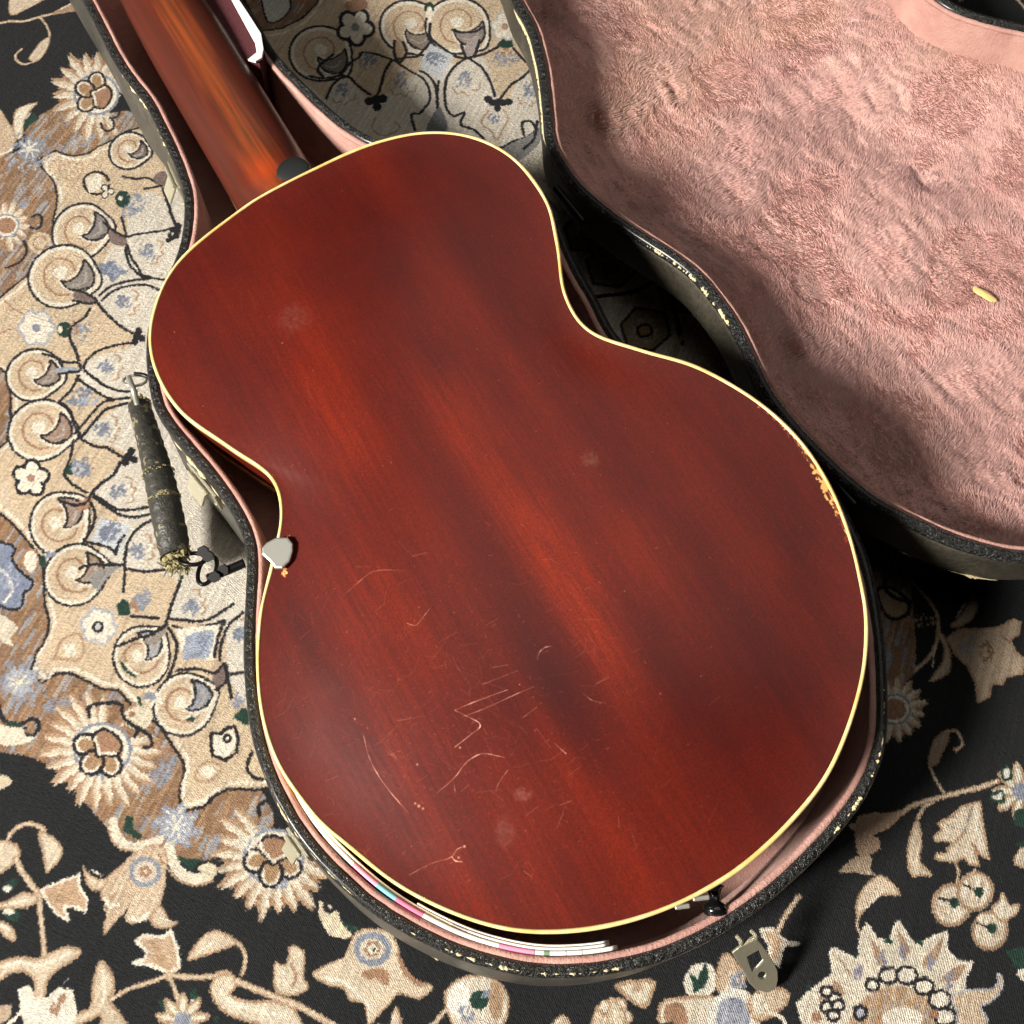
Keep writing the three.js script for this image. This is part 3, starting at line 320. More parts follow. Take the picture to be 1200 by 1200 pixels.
  F('#c6b596', '640,170 664,190 650,220 630,200'); L('dark', 4, '700,345 740,340 780,330 800,400'); vine('790,420 800,392 820,372', 6);

  for (let i = 0; i < 60; i++) { const x = rr(0, RN), y = rr(0, RN), a = rr(0, 6.28), l = rr(3, 9); g.strokeStyle = '#8d8a84'; g.lineWidth = 1.2; g.beginPath(); g.moveTo(x, y); g.lineTo(x + Math.cos(a) * l, y + Math.sin(a) * l); g.stroke(); }
  // ---- weave: every knot takes one colour
  const src = g.getImageData(0, 0, RN, RN), out = g.createImageData(RN, RN), S = src.data, O = out.data;
  const ku = 1.05 * mm, kv = 0.95 * mm, ux = -WD[1], uy = WD[0], vx = WD[0], vy = WD[1];
  for (let y = 0; y < RN; y++) for (let x = 0; x < RN; x++) {
    const u = (x * ux + y * uy) / ku, v0 = (x * vx + y * vy) / kv, ui = Math.floor(u), v = v0 + (hash(ui, 3) - 0.5) * 0.8, vi = Math.floor(v);
    const cu = (ui + 0.5 + (hash(ui, vi, 1) - 0.5) * 0.7) * ku, cw = (vi + 0.5 - (hash(ui, 3) - 0.5) * 0.8 + (hash(ui, vi, 2) - 0.5) * 0.9) * kv;
    const sx = clamp(Math.round(cu * ux + cw * vx), 0, RN - 1), sy = clamp(Math.round(cu * uy + cw * vy), 0, RN - 1), k = (sy * RN + sx) * 4, i = (y * RN + x) * 4;
    const f = 0.9 + hash(ui, vi, 5) * 0.13 + (hash(ui, 9) - 0.5) * 0.1 + (hash(ui, vi >> 2, 10) - 0.5) * 0.07, q = 0.98 + 0.04 * vnoise(x / 60, y / 60, 4);
    const lm = (S[k] + S[k + 1] + S[k + 2]) / 3, dn = (hash(ui, vi, 12) - 0.5) * 11 + (hash(ui, 14) - 0.5) * 7; for (let c = 0; c < 3; c++) O[i + c] = clamp((S[k + c] + (lm - S[k + c]) * 0.14) * f * q + dn + (hash(ui, vi, 6 + c) - 0.5) * 5, 0, 255); O[i + 3] = 255;
  }
  g.putImageData(out, 0, 0);
  const t = new THREE.CanvasTexture(cv); t.colorSpace = THREE.SRGBColorSpace; t.flipY = false; t.wrapS = t.wrapT = THREE.MirroredRepeatWrapping; return t;
}
{
  const bump = dataTex(512, 512, (u, v, x, y) => { const r = ((u * 64) % 1), w = Math.sin(r * Math.PI); return clamp(90 * w + 80 * pnoise(u, v, 128, 3) + 70 * pnoise(u, v, 40, 4), 0, 255); });
  bump.repeat.set(RS / 0.067, RS / 0.067); bump.rotation = 18 * Math.PI / 180;
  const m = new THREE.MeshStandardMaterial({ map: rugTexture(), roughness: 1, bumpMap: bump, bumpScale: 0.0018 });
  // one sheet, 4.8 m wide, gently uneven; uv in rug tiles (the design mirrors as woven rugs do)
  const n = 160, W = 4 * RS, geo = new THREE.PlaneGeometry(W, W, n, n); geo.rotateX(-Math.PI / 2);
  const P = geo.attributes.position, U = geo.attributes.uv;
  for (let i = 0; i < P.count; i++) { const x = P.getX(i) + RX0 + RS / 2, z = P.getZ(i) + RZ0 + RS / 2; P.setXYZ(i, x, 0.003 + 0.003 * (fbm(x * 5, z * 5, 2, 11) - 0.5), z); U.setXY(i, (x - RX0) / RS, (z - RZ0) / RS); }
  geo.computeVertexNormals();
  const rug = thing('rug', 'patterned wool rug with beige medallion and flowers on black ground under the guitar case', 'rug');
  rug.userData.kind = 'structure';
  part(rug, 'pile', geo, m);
}

// ------------------------------------------------------------------ case: materials
const leatherBump = dataTex(256, 256, (u, v) => { const a = pnoise(u, v, 24, 1), b = pnoise(u, v, 64, 2), c = pnoise(u, v, 10, 5); return clamp(255 * (0.45 * a + 0.35 * Math.abs(2 * b - 1) + 0.2 * c), 0, 255); });
const scuff = dataTex(512, 512, (u, v) => { const n = pnoise(u, v, 8, 21) * 0.5 + pnoise(u, v, 24, 22) * 0.3 + pnoise(u, v, 90, 23) * 0.2, m = n > 0.62 ? 1 : 0; const b = 62 + 34 * (pnoise(u, v, 5, 24) - 0.5) + 22 * (pnoise(u, v, 120, 25) - 0.5) + m * 16; return [b * 1.0, b * 0.97, b * 0.88]; }, true);
const rep = (t, k) => { const c = t.clone(); c.repeat.set(k, k); c.needsUpdate = true; return c; };
const matVinyl = new THREE.MeshPhysicalMaterial({ map: rep(scuff, 4), roughness: 0.5, bumpMap: rep(leatherBump, 25), bumpScale: 0.0004, clearcoat: 0.15, clearcoatRoughness: 0.5 });
const matLidVinyl = matVinyl.clone(); matLidVinyl.color.setRGB(0.8, 0.74, 0.64);
const matBead = new THREE.MeshPhysicalMaterial({ color: 0x1b1b1a, roughness: 0.36, bumpMap: rep(leatherBump, 26), bumpScale: 0.0026, clearcoat: 0.4, clearcoatRoughness: 0.25 });
const matBoard = new THREE.MeshStandardMaterial({ color: 0xd2c298, roughness: 0.9, bumpMap: rep(leatherBump, 60), bumpScale: 0.0004 });
const velBump = dataTex(256, 256, (u, v) => clamp(255 * (0.5 * pnoise(u, v, 100, 31) + 0.3 * pnoise(u, v, 50, 32) + 0.2 * pnoise(u, v, 18, 33)), 0, 255));
const velMap = dataTex(512, 512, (u, v) => { const n = 0.5 * pnoise(u, v, 9, 41) + 0.3 * pnoise(u, v, 28, 42) + 0.2 * pnoise(u, v, 130, 43) - 0.5; return [180 + 30 * n, 138 + 34 * n, 127 + 30 * n]; }, true);
const matVelour = new THREE.MeshPhysicalMaterial({ map: rep(velMap, 6), roughness: 1, bumpMap: rep(velBump, 14), bumpScale: 0.0006, sheen: 0.6, sheenRoughness: 0.5, sheenColor: new THREE.Color(0.5, 0.34, 0.3) });
const matNickel = new THREE.MeshStandardMaterial({ color: 0xb0aa94, metalness: 0.7, roughness: 0.4, bumpMap: rep(leatherBump, 30), bumpScale: 0.0002 });
const matSteel = new THREE.MeshStandardMaterial({ color: 0xb4b3aa, metalness: 0.65, roughness: 0.36 });
const matIron = new THREE.MeshStandardMaterial({ color: 0x1a191a, metalness: 0.6, roughness: 0.35 });
const matFibre = new THREE.MeshStandardMaterial({ color: 0x8f8560, roughness: 1 });

const guitarCase = thing('guitar_case', 'worn black contoured guitar case lying open with pink plush lining', 'guitar case', [0, 0, 0]);
const at2 = (s, h) => pts(s).map(([x, y]) => { const p = at(x, y, h); return [p.x, p.z]; });
const nearest = (o, x, z) => { let b = 9, k = 0; o.p.forEach((q, i) => { const d = (q[0] - x) ** 2 + (q[1] - z) ** 2; if (d < b) { b = d; k = i; } }); return k; };
const nearPx = (o, x, y, h) => { const p = at(x, y, h); return nearest(o, p.x, p.z); };
const ring = (cx, cy, r, n = 12, f) => (i) => [...Array(n)].map((_, k) => { const a = k / n * Math.PI * 2, q = f ? r * f(i, k) : r; return [cx + Math.cos(a) * q, cy + Math.sin(a) * q]; });
// bare board showing where the cover is rubbed off: a slug of uneven thickness
function worn(o, x0, x1, off, y, r, fr, sd, keep = 0.45) {
  const N = o.p.length, cnt = (x1 - x0 + N) % N, K = 8, f = { p: [], n: [], s: [], len: 0 };
  for (let k = 0; k < cnt * K; k++) { const i = (x0 + Math.floor(k / K)) % N, j = (i + 1) % N, t = (k % K) / K, mix = (a, b) => a.map((v, q) => v + (b[q] - v) * t); f.p.push(mix(o.p[i], o.p[j])); f.n.push(mix(o.n[i], o.n[j])); f.s.push((k / K) * o.len / N); }
  const M = cnt * K, prof = (i) => { const e = Math.min(i, M - i) / 30, s = f.s[i] * fr, v = (vnoise(s, 0, sd) * 0.5 + vnoise(s * 2.7, 0, sd + 1) * 0.3 + vnoise(s * 0.3, 0, sd + 2) * 0.2 - keep) * 3.2; const q = clamp(v, 0.02, 1) * clamp(e, 0.05, 1) * r, dy = 0.5 * r * (vnoise(s * 1.3, 5, sd) - 0.5); return [...Array(8)].map((_, j) => { const a = j / 8 * Math.PI * 2; return [off + Math.cos(a) * q * (0.6 + 0.8 * hash(i, j, sd)), y + dy + Math.sin(a) * q * (0.6 + 0.8 * hash(i, j, sd + 3))]; }); };
  return sweep(f, prof, { i0: 0, i1: M, closed: false, joinProfile: true });
}
// ------------------------------------------------------------------ case base
const RIM = 0.095;
const baseList = [
  ...at2('97,0 120,45 136,75 155,101 168,117 184,149 197,176 208,203 215,229 215,253 211,283', RIM), [-0.264, -0.145], [-0.268, -0.12], [-0.271, -0.1], [-0.271, -0.08],
  ...at2('170,416 177,469 187,491 213,523 235,549 259,581 277,611 288,640 288.5,667 285,733 284,767 286,800 289,833 295,867 305,900 317,930 333,960 353,990 373,1013 400,1040 433,1068 467,1090 500,1107 533,1122 567,1133 600,1141 633,1146 667,1146 700,1144 733,1138 767,1130 800,1118 833,1102 867,1082 900,1058 933,1030 967,996 993,966 1015,936 1030,905 1039,875 1042,840 1041,790 1038,747 1033,712 1026,677 1016,642 1002,613', RIM),
  [0.221, 0.012], [0.2, -0.01], [0.17, -0.032], [0.135, -0.052], [0.1, -0.073], ...at2('725,393 700,347 680,313 662,273', RIM), [0.02, -0.22], [-0.005, -0.246], [-0.05, -0.265], [-0.09, -0.27],
  ...at2('443,162 413,146 387,125 349,88 320,56 300,20 285,0', RIM), [-0.31, -0.5], [-0.38, -0.61], [-0.43, -0.72], [-0.47, -0.82], [-0.53, -0.87], [-0.62, -0.84], [-0.64, -0.76], [-0.58, -0.67], [-0.5, -0.57], [-0.44, -0.48]];
const BO = outline(baseList, 720, 6);
{
  const flare = (i) => 0.0025 * sstep(0.13, 0.26, BO.p[i][1]) + 0.002 * sstep(-0.3, 0, BO.p[i][1]);
  const wob = (i, y) => 0.0006 * (vnoise(BO.s[i] * 25, y * 40, 3) - 0.5);
  const shell = part(guitarCase, 'base', sweep(BO, (i) => { const f = flare(i), o = []; o.push([f - 0.004, 0.005], [f - 0.001, 0.0062], [f, 0.009]); for (let k = 1; k <= 8; k++) { const t = k / 8; o.push([f * (1 - t) * (1 - 0.2 * t) - 0.0012 * t + wob(i, t), 0.009 + t * 0.0785]); } o.push([-0.004, 0.0885]); return o; }, { uvScale: 1 }), matVinyl, guitarCase, 'black vinyl case base with grey scuffed walls');
  const inner = BO.p.map((q, i) => [q[0] - BO.n[i][0] * 0.006, q[1] - BO.n[i][1] * 0.006]);
  part(guitarCase, 'base_panel', field(inner, 0.01, () => 0.0065, 4), matVinyl, shell);
  part(guitarCase, 'rim_edge', sweep(BO, ring(-0.0036, 0.0912, 0.0039, 14, (i, k) => 1 + 0.07 * (vnoise(BO.s[i] * 300, k * 1.3, 8) - 0.5) + 0.05 * (vnoise(BO.s[i] * 90, k * 0.7, 9) - 0.5)), { joinProfile: true, uvScale: 1 }), matBead, shell);
  part(guitarCase, 'lining_edge', sweep(BO, ring(-0.0089, 0.0912, 0.0023, 8, (i, k) => 1 + 0.25 * (vnoise(BO.s[i] * 120, k, 12) - 0.5)), { joinProfile: true, uvScale: 1 }), matVelour, shell);
  part(guitarCase, 'lining_wall', sweep(BO, (i) => [...Array(10)].map((_, k) => { const t = k / 9, b = vnoise(BO.s[i] * 18, t * 3, 14) * 0.0012; return [-0.009 - 0.0025 * Math.sin(t * Math.PI) - b - 0.001 * t, 0.0915 - t * 0.075]; }), { uvScale: 1 }), matVelour, shell);
  part(guitarCase, 'lining_floor', field(inner, 0.006, (x, z) => 0.017 + 0.0016 * fbm(x * 60, z * 60, 3, 16), 1), matVelour, shell);
  // rubbed edges
  const w = (x0, y0, x1, y1, off, y, r, fr, sd, keep) => part(guitarCase, 'worn_edge', worn(BO, nearPx(BO, x0, y0, RIM), nearPx(BO, x1, y1, RIM), off, y, r, fr, sd, keep), matBoard, shell);
  w(470, 1092, 760, 1132, -0.002, 0.0945, 0.0012, 320, 51, 0.46);
  w(470, 1088, 590, 1139, 0.0015, 0.0075, 0.0028, 60, 52, 0.2);
  w(600, 1142, 900, 1058, 0.002, 0.0068, 0.0016, 90, 53, 0.45);
  w(960, 1000, 1038, 860, -0.0025, 0.0948, 0.0013, 380, 54, 0.44);
  w(1038, 850, 1040, 760, -0.003, 0.0948, 0.0008, 400, 55, 0.45);
  w(136, 75, 200, 180, -0.0006, 0.086, 0.0022, 90, 56, 0.42);
  w(300, 900, 420, 1058, -0.001, 0.0945, 0.0008, 200, 57, 0.5);
  w(200, 507, 262, 585, 0.0005, 0.082, 0.002, 90, 58, 0.45);
}
// clasp screwed to the outside of a wall
function clasp(name, o, i, y, w, h, mat) {
  const q = o.p[i], n = o.n[i], ang = Math.atan2(n[0], n[1]), fl = 0.0025;
  const M = new THREE.Matrix4().makeRotationY(ang).setPosition(q[0] + n[0] * fl, y, q[1] + n[1] * fl);
  const root = new THREE.Mesh(new RoundedBoxGeometry(w, h, 0.0022, 2, 0.0006).applyMatrix4(M), mat); root.name = name; root.castShadow = root.receiveShadow = true; guitarCase.add(root);
  const add = (nm, g) => { const m = new THREE.Mesh(g.applyMatrix4(M), mat); m.name = nm; m.castShadow = m.receiveShadow = true; root.add(m); };
  add('lever', mergeGeometries([new RoundedBoxGeometry(w * 0.55, h * 0.75, 0.002, 2, 0.0006).rotateX(-0.5).translate(0, h * 0.1, 0.006).toNonIndexed(), new THREE.CylinderGeometry(0.0016, 0.0016, w * 0.7, 10).rotateZ(Math.PI / 2).translate(0, h * 0.42, 0.0035).toNonIndexed()]));
  for (const s of [-1, 1]) add('rivet', new THREE.SphereGeometry(0.0018, 10, 6).scale(1, 1, 0.6).translate(s * w * 0.4, -h * 0.25, 0.0014));
  return root;
}
clasp('latch', BO, nearPx(BO, 345, 980, RIM), 0.06, 0.022, 0.024, matNickel);
clasp('latch', BO, nearPx(BO, 232, 545, RIM), 0.068, 0.034, 0.022, matNickel);
clasp('latch', BO, nearPx(BO, 198, 178, RIM), 0.058, 0.03, 0.03, matNickel);
{ // open hasp hanging from the wall down to the rug
  const T = tile(720, 1060, 5.4545), A = at(866, 1103, 0.05), B = at(893, 1094, 0.05), D = at(905, 1160, 0.009), hn = B.clone().sub(A).cross(D.clone().sub(A)).normalize(); if (hn.y < 0) hn.negate();
  const W = (s) => T(s).map(([a, b]) => onPlane(a, b, A, hn)), hole2 = [...Array(14)].map((_, k) => { const a = k / 14 * Math.PI * 2; return W(`${938 + 28 * Math.cos(a)},${442 + 26 * Math.sin(a)}`)[0]; });
  const hasp = part(guitarCase, 'hasp', plate(W('752,300 800,262 850,240 890,205 930,245 965,295 1005,355 1032,415 1036,470 1020,530 970,552 900,530 860,490 830,425 790,360'), 0.001, [W('838,322 918,278 948,352 905,400 872,420'), hole2], 0.0004, hn), matNickel, guitarCase, 'dull nickel hasp hanging open');
  for (const [x, y] of [[812, 250], [905, 215]]) { const [p] = W(`${x},${y}`), q = p.clone().add(new THREE.Vector3(-0.003, 0.002, -0.004)); part(guitarCase, 'hinge_loop', tube([p, p.clone().lerp(q, 0.5).add(new THREE.Vector3(0, 0.003, 0)), q], 0.0016, 10, 8), matNickel, hasp); }
  const [h0] = W('800,262'), [h1] = W('905,208'); part(guitarCase, 'hinge_pin', tube([h0, h0.clone().lerp(h1, 0.5), h1], 0.0017, 8, 8), matNickel, hasp);
}
// ------------------------------------------------------------------ handle
{
  const A = at(163, 474, 0.034), B = at(206, 652, 0.03), n = 40, m = 18, pos = [], uv = [], idx = [];
  const ax = B.clone().sub(A), L = ax.length(); ax.normalize(); const up = new THREE.Vector3(0, 1, 0), sd = ax.clone().cross(up).normalize(), nn = sd.clone().cross(ax);
  for (let i = 0; i <= n; i++) { const t = i / n, r0 = 0.0084 + 0.003 * sstep(0, 0.75, t) - 0.0008 * sstep(0.85, 1, t), bow = Math.sin(t * Math.PI) * 0.005; for (let j = 0; j <= m; j++) { const a = j / m * Math.PI * 2, r = r0 * (1 + 0.05 * (vnoise(t * 30, j * 0.8, 61) - 0.5) + 0.04 * Math.sin(t * 90)); const p = A.clone().addScaledVector(ax, L * t).addScaledVector(sd, Math.cos(a) * r - bow * 0.5).addScaledVector(nn, Math.sin(a) * r + bow); pos.push(p.x, p.y, p.z); uv.push(t * 0.12, a * 0.01); } }
  for (let i = 0; i < n; i++) for (let j = 0; j < m; j++) { const a = i * (m + 1) + j; idx.push(a, a + 1, a + m + 1, a + 1, a + m + 2, a + m + 1); }
  const g = new THREE.BufferGeometry(); g.setAttribute('position', new THREE.Float32BufferAttribute(pos, 3)); g.setAttribute('uv', new THREE.Float32BufferAttribute(uv, 2)); g.setIndex(idx); g.computeVertexNormals();
  const gripMap = dataTex(256, 256, (u, v) => { const n2 = pnoise(u, v, 14, 71) * 0.5 + pnoise(u, v, 50, 72) * 0.5, k = n2 > 0.72 ? 1 : 0; return k ? [122, 114, 86] : [32 + 26 * n2, 31 + 24 * n2, 27 + 20 * n2]; }, true);
  const grip = part(guitarCase, 'handle', g, new THREE.MeshPhysicalMaterial({ map: rep(gripMap, 9), roughness: 0.5, bumpMap: rep(leatherBump, 20), bumpScale: 0.0007, clearcoat: 0.2 }), guitarCase, 'frayed black leather carrying handle');
  // frayed ends: bundles of loose fibres
  const fray = (P, d, k, len, r) => { const gs = []; for (let i = 0; i < k; i++) { const v = d.clone().multiplyScalar(rr(0.3, 1)).add(new THREE.Vector3(rr(-0.9, 0.9), rr(-0.5, 0.9), rr(-0.9, 0.9))).normalize(), s = P.clone().add(new THREE.Vector3(rr(-r, r), rr(-r, r) * 0.7, rr(-r, r))); gs.push(tube([s, s.clone().addScaledVector(v, len * 0.5).add(new THREE.Vector3(rr(-1, 1), rr(0, 1), rr(-1, 1)).multiplyScalar(0.0012)), s.clone().addScaledVector(v, len * rr(0.7, 1.2))], rr(0.0003, 0.0007), 4, 4)); } for (let i = 0; i < k * 0.6; i++) gs.push(new THREE.IcosahedronGeometry(rr(0.001, 0.0028), 1).translate(P.x + rr(-r, r) * 0.9, P.y + rr(-r, r) * 0.6, P.z + rr(-r, r) * 0.9)); return mergeGeometries(gs.map((q) => { const t = q.index ? q.toNonIndexed() : q; return t; })); };
  const f = part(guitarCase, 'frayed_end', fray(B.clone().addScaledVector(ax, 0.002).add(new THREE.Vector3(0, 0.001, 0)), ax, 150, 0.007, 0.008), matFibre, grip); f.userData.kind = 'stuff';
  const f2 = part(guitarCase, 'frayed_end', fray(A.clone(), ax.clone().negate(), 70, 0.006, 0.0055), matFibre, grip); f2.userData.kind = 'stuff';
  for (const t of [0.5, 0.66]) { const gs = []; for (let i = 0; i < 36; i++) { const a = i / 36 * Math.PI * 1.3 - 0.4 + Math.PI * 0.1, bow = Math.sin(t * Math.PI) * 0.005, r = 0.0116; const p = A.clone().addScaledVector(ax, L * (t + rr(-0.012, 0.012))).addScaledVector(sd, Math.cos(a) * r - bow * 0.5).addScaledVector(nn, Math.sin(a) * r + bow); gs.push(new THREE.IcosahedronGeometry(rr(0.0004, 0.0009), 0).translate(p.x, p.y, p.z)); } const s = part(guitarCase, 'frayed_seam', mergeGeometries(gs), matFibre, grip); s.userData.kind = 'stuff'; }
  // upper ring and its staple
  const c = at(158, 446, 0.045), rg = []; for (let k = 0; k < 10; k++) { const a = k / 10 * Math.PI * 2; rg.push(c.clone().add(new THREE.Vector3(Math.cos(a) * 0.0085, Math.sin(a) * 0.003, Math.sin(a) * 0.0065))); }
  part(guitarCase, 'handle_ring', tube(rg, 0.0011, 40, 8, true), matSteel, grip);
  part(guitarCase, 'ring_strap', tube([at(151, 442, 0.046), at(156, 456, 0.05), at(161, 474, 0.042)], 0.0022, 12, 8), matSteel, grip);
  part(guitarCase, 'staple', tube([at(158, 438, 0.05), at(170, 440, 0.052), at(180, 446, 0.05)], 0.0016, 12, 8), matIron, grip);
  // lower bracket: two black loops and a plate on the wall
  const lp = (cx, cy, y, rx, rz, tiltA) => { const o = []; for (let k = 0; k < 12; k++) { const a = k / 12 * Math.PI * 2, p = at(cx, cy, y); o.push(p.add(new THREE.Vector3(Math.cos(a) * rx, Math.sin(a) * tiltA, Math.sin(a) * rz))); } return tube(o, 0.0016, 40, 8, true); };
  part(guitarCase, 'handle_loop', lp(226, 655, 0.036, 0.009, 0.006, 0.004), matIron, grip); part(guitarCase, 'handle_loop', lp(243, 668, 0.03, 0.006, 0.0125, 0.004), matIron, grip);
  part(guitarCase, 'handle_bolt', tube([at(244, 678, 0.034), at(258, 672, 0.036), at(286, 660, 0.038)], 0.0035, 14, 8), matIron, grip);
  for (const [x, y] of [[252, 676], [262, 668], [238, 646], [244, 652]]) { const p = at(x, y, 0.039); part(guitarCase, 'nut', new THREE.CylinderGeometry(0.0042, 0.0042, 0.004, 6).rotateX(0.5).translate(p.x, p.y, p.z), matIron, grip); }
}
// ------------------------------------------------------------------ lid
const LR = 0.1;
const lidList = [...at2('601,0 610,15 620,35 626,57 631,80 634,105 637,135 639,160 646,178 660,202 677,223 700,243 725,262 747,277 783,300 813,323 833,347 850,370 863,393 885,440 900,467 920,493 940,516 960,536 996,570 1025,592 1069,615 1112,635 1142,645 1200,657', LR), [0.41, 0.045], [0.48, 0.018], [0.54, -0.03], [0.585, -0.1], [0.6, -0.18], [0.585, -0.27], [0.54, -0.35], [0.48, -0.41],
  ...at2('1200,25 1183,22 1158,16 1133,8 1115,0', LR), [0.335, -0.5], [0.325, -0.54], [0.31, -0.6], [0.26, -0.66], [0.18, -0.69], [0.09, -0.69], [0.02, -0.72], [-0.1, -0.85], [-0.19, -0.93], [-0.27, -0.92], [-0.3, -0.85], [-0.22, -0.74], [-0.12, -0.62], [-0.065, -0.54], [-0.04, -0.48]];
const LO = outline(lidList, 720, 5);
const lidInner = LO.p.map((q, i) => [q[0] - LO.n[i][0] * 0.007, q[1] - LO.n[i][1] * 0.007]);
function edgeDist(poly, x, z) { let b = 9; for (let i = 0; i < poly.length; i += 3) { const d = (poly[i][0] - x) ** 2 + (poly[i][1] - z) ** 2; if (d < b) b = d; } return Math.sqrt(b); }
{
  const shell = part(guitarCase, 'lid', sweep(LO, (i) => { const o = [[-0.004, LR - 0.006]]; for (let k = 0; k <= 6; k++) { const t = k / 6; o.push([-0.0008 + 0.0004 * (vnoise(LO.s[i] * 30, t, 4) - 0.5), LR - 0.008 - t * 0.03]); } o.push([-0.003, LR - 0.041], [-0.009, LR - 0.043]); return o; }), matLidVinyl, guitarCase, 'open case lid with pink plush lining and black rim');
  part(guitarCase, 'lid_panel', field(lidInner, 0.008, (x, z) => { const d = sstep(0, 0.16, edgeDist(LO.p, x, z)); return LR - 0.0425 - 0.05 * d; }, 4), matLidVinyl, shell);
  part(guitarCase, 'rim_edge', sweep(LO, ring(-0.0043, LR - 0.0046, 0.0047, 14, (i, k) => 1 + 0.05 * (vnoise(LO.s[i] * 200, k * 1.3, 18) - 0.5)), { joinProfile: true }), matBead, shell);
  part(guitarCase, 'lining_edge', sweep(LO, ring(-0.0102, LR - 0.0046, 0.0022, 8, (i, k) => 1 + 0.35 * (vnoise(LO.s[i] * 160, k, 19) - 0.5)), { joinProfile: true }), matVelour, shell);
  part(guitarCase, 'lining_wall', sweep(LO, (i) => [...Array(8)].map((_, k) => { const t = k / 7; return [-0.0105 - 0.004 * t - 0.0012 * vnoise(LO.s[i] * 20, t * 2, 20), LR - 0.005 - t * 0.032]; })), matVelour, shell);
  const W = (x0, y0, x1, y1, off, y, r, fr, sd, keep) => part(guitarCase, 'worn_edge', worn(LO, nearPx(LO, x0, y0, LR), nearPx(LO, x1, y1, LR), off, y, r, fr, sd, keep), matBoard, shell);
  W(601, 1, 640, 165, -0.0005, LR - 0.009, 0.0015, 200, 81, 0.12);
  W(735, 270, 868, 404, -0.0008, LR - 0.0033, 0.0016, 330, 82, 0.36);
  W(1060, 612, 1200, 657, -0.001, LR - 0.0395, 0.0016, 60, 83, 0.3);
  W(1200, 25, 1116, 0, -0.0006, LR - 0.006, 0.0014, 70, 84, 0.25);
  // plush bottom: a height field of tufts, plus standing fibres
  const stainAt = at(1092, 196, 0.055);
  const LH = (x, z) => { const e = edgeDist(lidInner, x, z), d = sstep(0, 0.13, e); const ca = Math.cos(0.9), sa = Math.sin(0.9), u = x * ca + z * sa, v = -x * sa + z * ca; const w = fbm(x * 26, z * 26, 2, 93) * 1.6; return LR - 0.036 - 0.026 * d + 0.004 * (fbm(x * 14, z * 14, 2, 90) - 0.5) + sstep(0.002, 0.03, e) * (0.0046 * (fbm(u * 52 + w, v * 115 + w, 3, 91) - 0.5) + 0.0008 * (fbm(u * 190, v * 300, 2, 92) - 0.5)) - 0.004 * Math.exp(-((x - stainAt.x) ** 2 + (z - stainAt.z) ** 2) / 0.00012); };
  const pc = dataTex(1024, 1024, (u, v) => { const n = 0.45 * pnoise(u, v, 14, 101) + 0.35 * pnoise(u, v, 60, 102) + 0.2 * pnoise(u, v, 240, 103) - 0.5; return [196 + 34 * n, 154 + 44 * n, 145 + 40 * n]; }, true);
  const matPlush = new THREE.MeshPhysicalMaterial({ map: rep(pc, 1.6), roughness: 1, bumpMap: rep(velBump, 14), bumpScale: 0.001, sheen: 0.7, sheenRoughness: 0.55, sheenColor: new THREE.Color(0.6, 0.36, 0.31) });
  const plush = part(guitarCase, 'plush_lining', field(lidInner, 0.0028, LH, 1), matPlush, shell);
  const cnt = 210000, blade = new THREE.ConeGeometry(0.0006, 0.0052, 3, 1, true).translate(0, 0.0026, 0);
  const fur = new THREE.InstancedMesh(blade, new THREE.MeshPhysicalMaterial({ color: 0xffffff, roughness: 1, sheen: 0.4, sheenColor: new THREE.Color(0.6, 0.36, 0.31) }), cnt); fur.name = 'plush_fibres'; fur.userData.kind = 'stuff'; fur.castShadow = fur.receiveShadow = true;
  const q = new THREE.Quaternion(), Y = new THREE.Vector3(0, 1, 0), M = new THREE.Matrix4(), cc = new THREE.Color(); let k = 0;
  while (k < cnt) { const x = rr(-0.05, 0.5), z = rr(-0.56, 0.05); if (!inside(lidInner, x, z) || edgeDist(lidInner, x, z) < 0.003) continue; const a = fbm(x * 17, z * 17, 3, 95) * 8 + 0.4, t = rr(0.7, 1.1); const d = new THREE.Vector3(Math.cos(a) * t + rr(-0.3, 0.3), 0.5, Math.sin(a) * t + rr(-0.3, 0.3)).normalize(); q.setFromUnitVectors(Y, d); const s = rr(0.6, 1.1); M.compose(new THREE.Vector3(x, LH(x, z) - 0.0008, z), q, new THREE.Vector3(s, s, s)); fur.setMatrixAt(k, M);
    const st = Math.exp(-(((x - stainAt.x) / 0.024) ** 2 + ((z - stainAt.z) / 0.018) ** 2)) > 0.25 + 0.5 * fbm(x * 90, z * 90, 2, 99) + 0.3 * (rnd() - 0.5); const b = rr(0.94, 1.06); if (st) cc.setRGB(0.42 * b, 0.24 * b, 0.235 * b); else { const mt = fbm(x * 11, z * 11, 3, 97), yl = sstep(0.55, 0.75, fbm(x * 8 + 3, z * 8, 3, 98)), k2 = 0.78 + 0.4 * mt; cc.setRGB((0.59 + 0.03 * yl) * b * k2, (0.355 + 0.035 * yl) * b * k2, (0.325 - 0.005 * yl) * b * k2); }; fur.setColorAt(k, cc); k++; }
  shell.add(fur);
  const yp = at(1167, 327, 0.062); part(guitarCase, 'foam_crumb', (() => { const g = new THREE.IcosahedronGeometry(1, 2); const P = g.attributes.position; for (let i = 0; i < P.count; i++) { const f = 1 + 0.4 * (vnoise(P.getX(i) * 1.6 + 5, P.getZ(i) * 2.5 + 5, 7) - 0.5); P.setXYZ(i, P.getX(i) * f, P.getY(i) * f, P.getZ(i) * f); } g.scale(0.0112, 0.0016, 0.0042).rotateY(-0.62).translate(yp.x, LH(yp.x, yp.z) + 0.0035, yp.z); g.computeVertexNormals(); return g; })(), new THREE.MeshStandardMaterial({ color: 0xd8bd7c, roughness: 0.9 }), shell, 'torn spot of yellow foam showing through the plush');
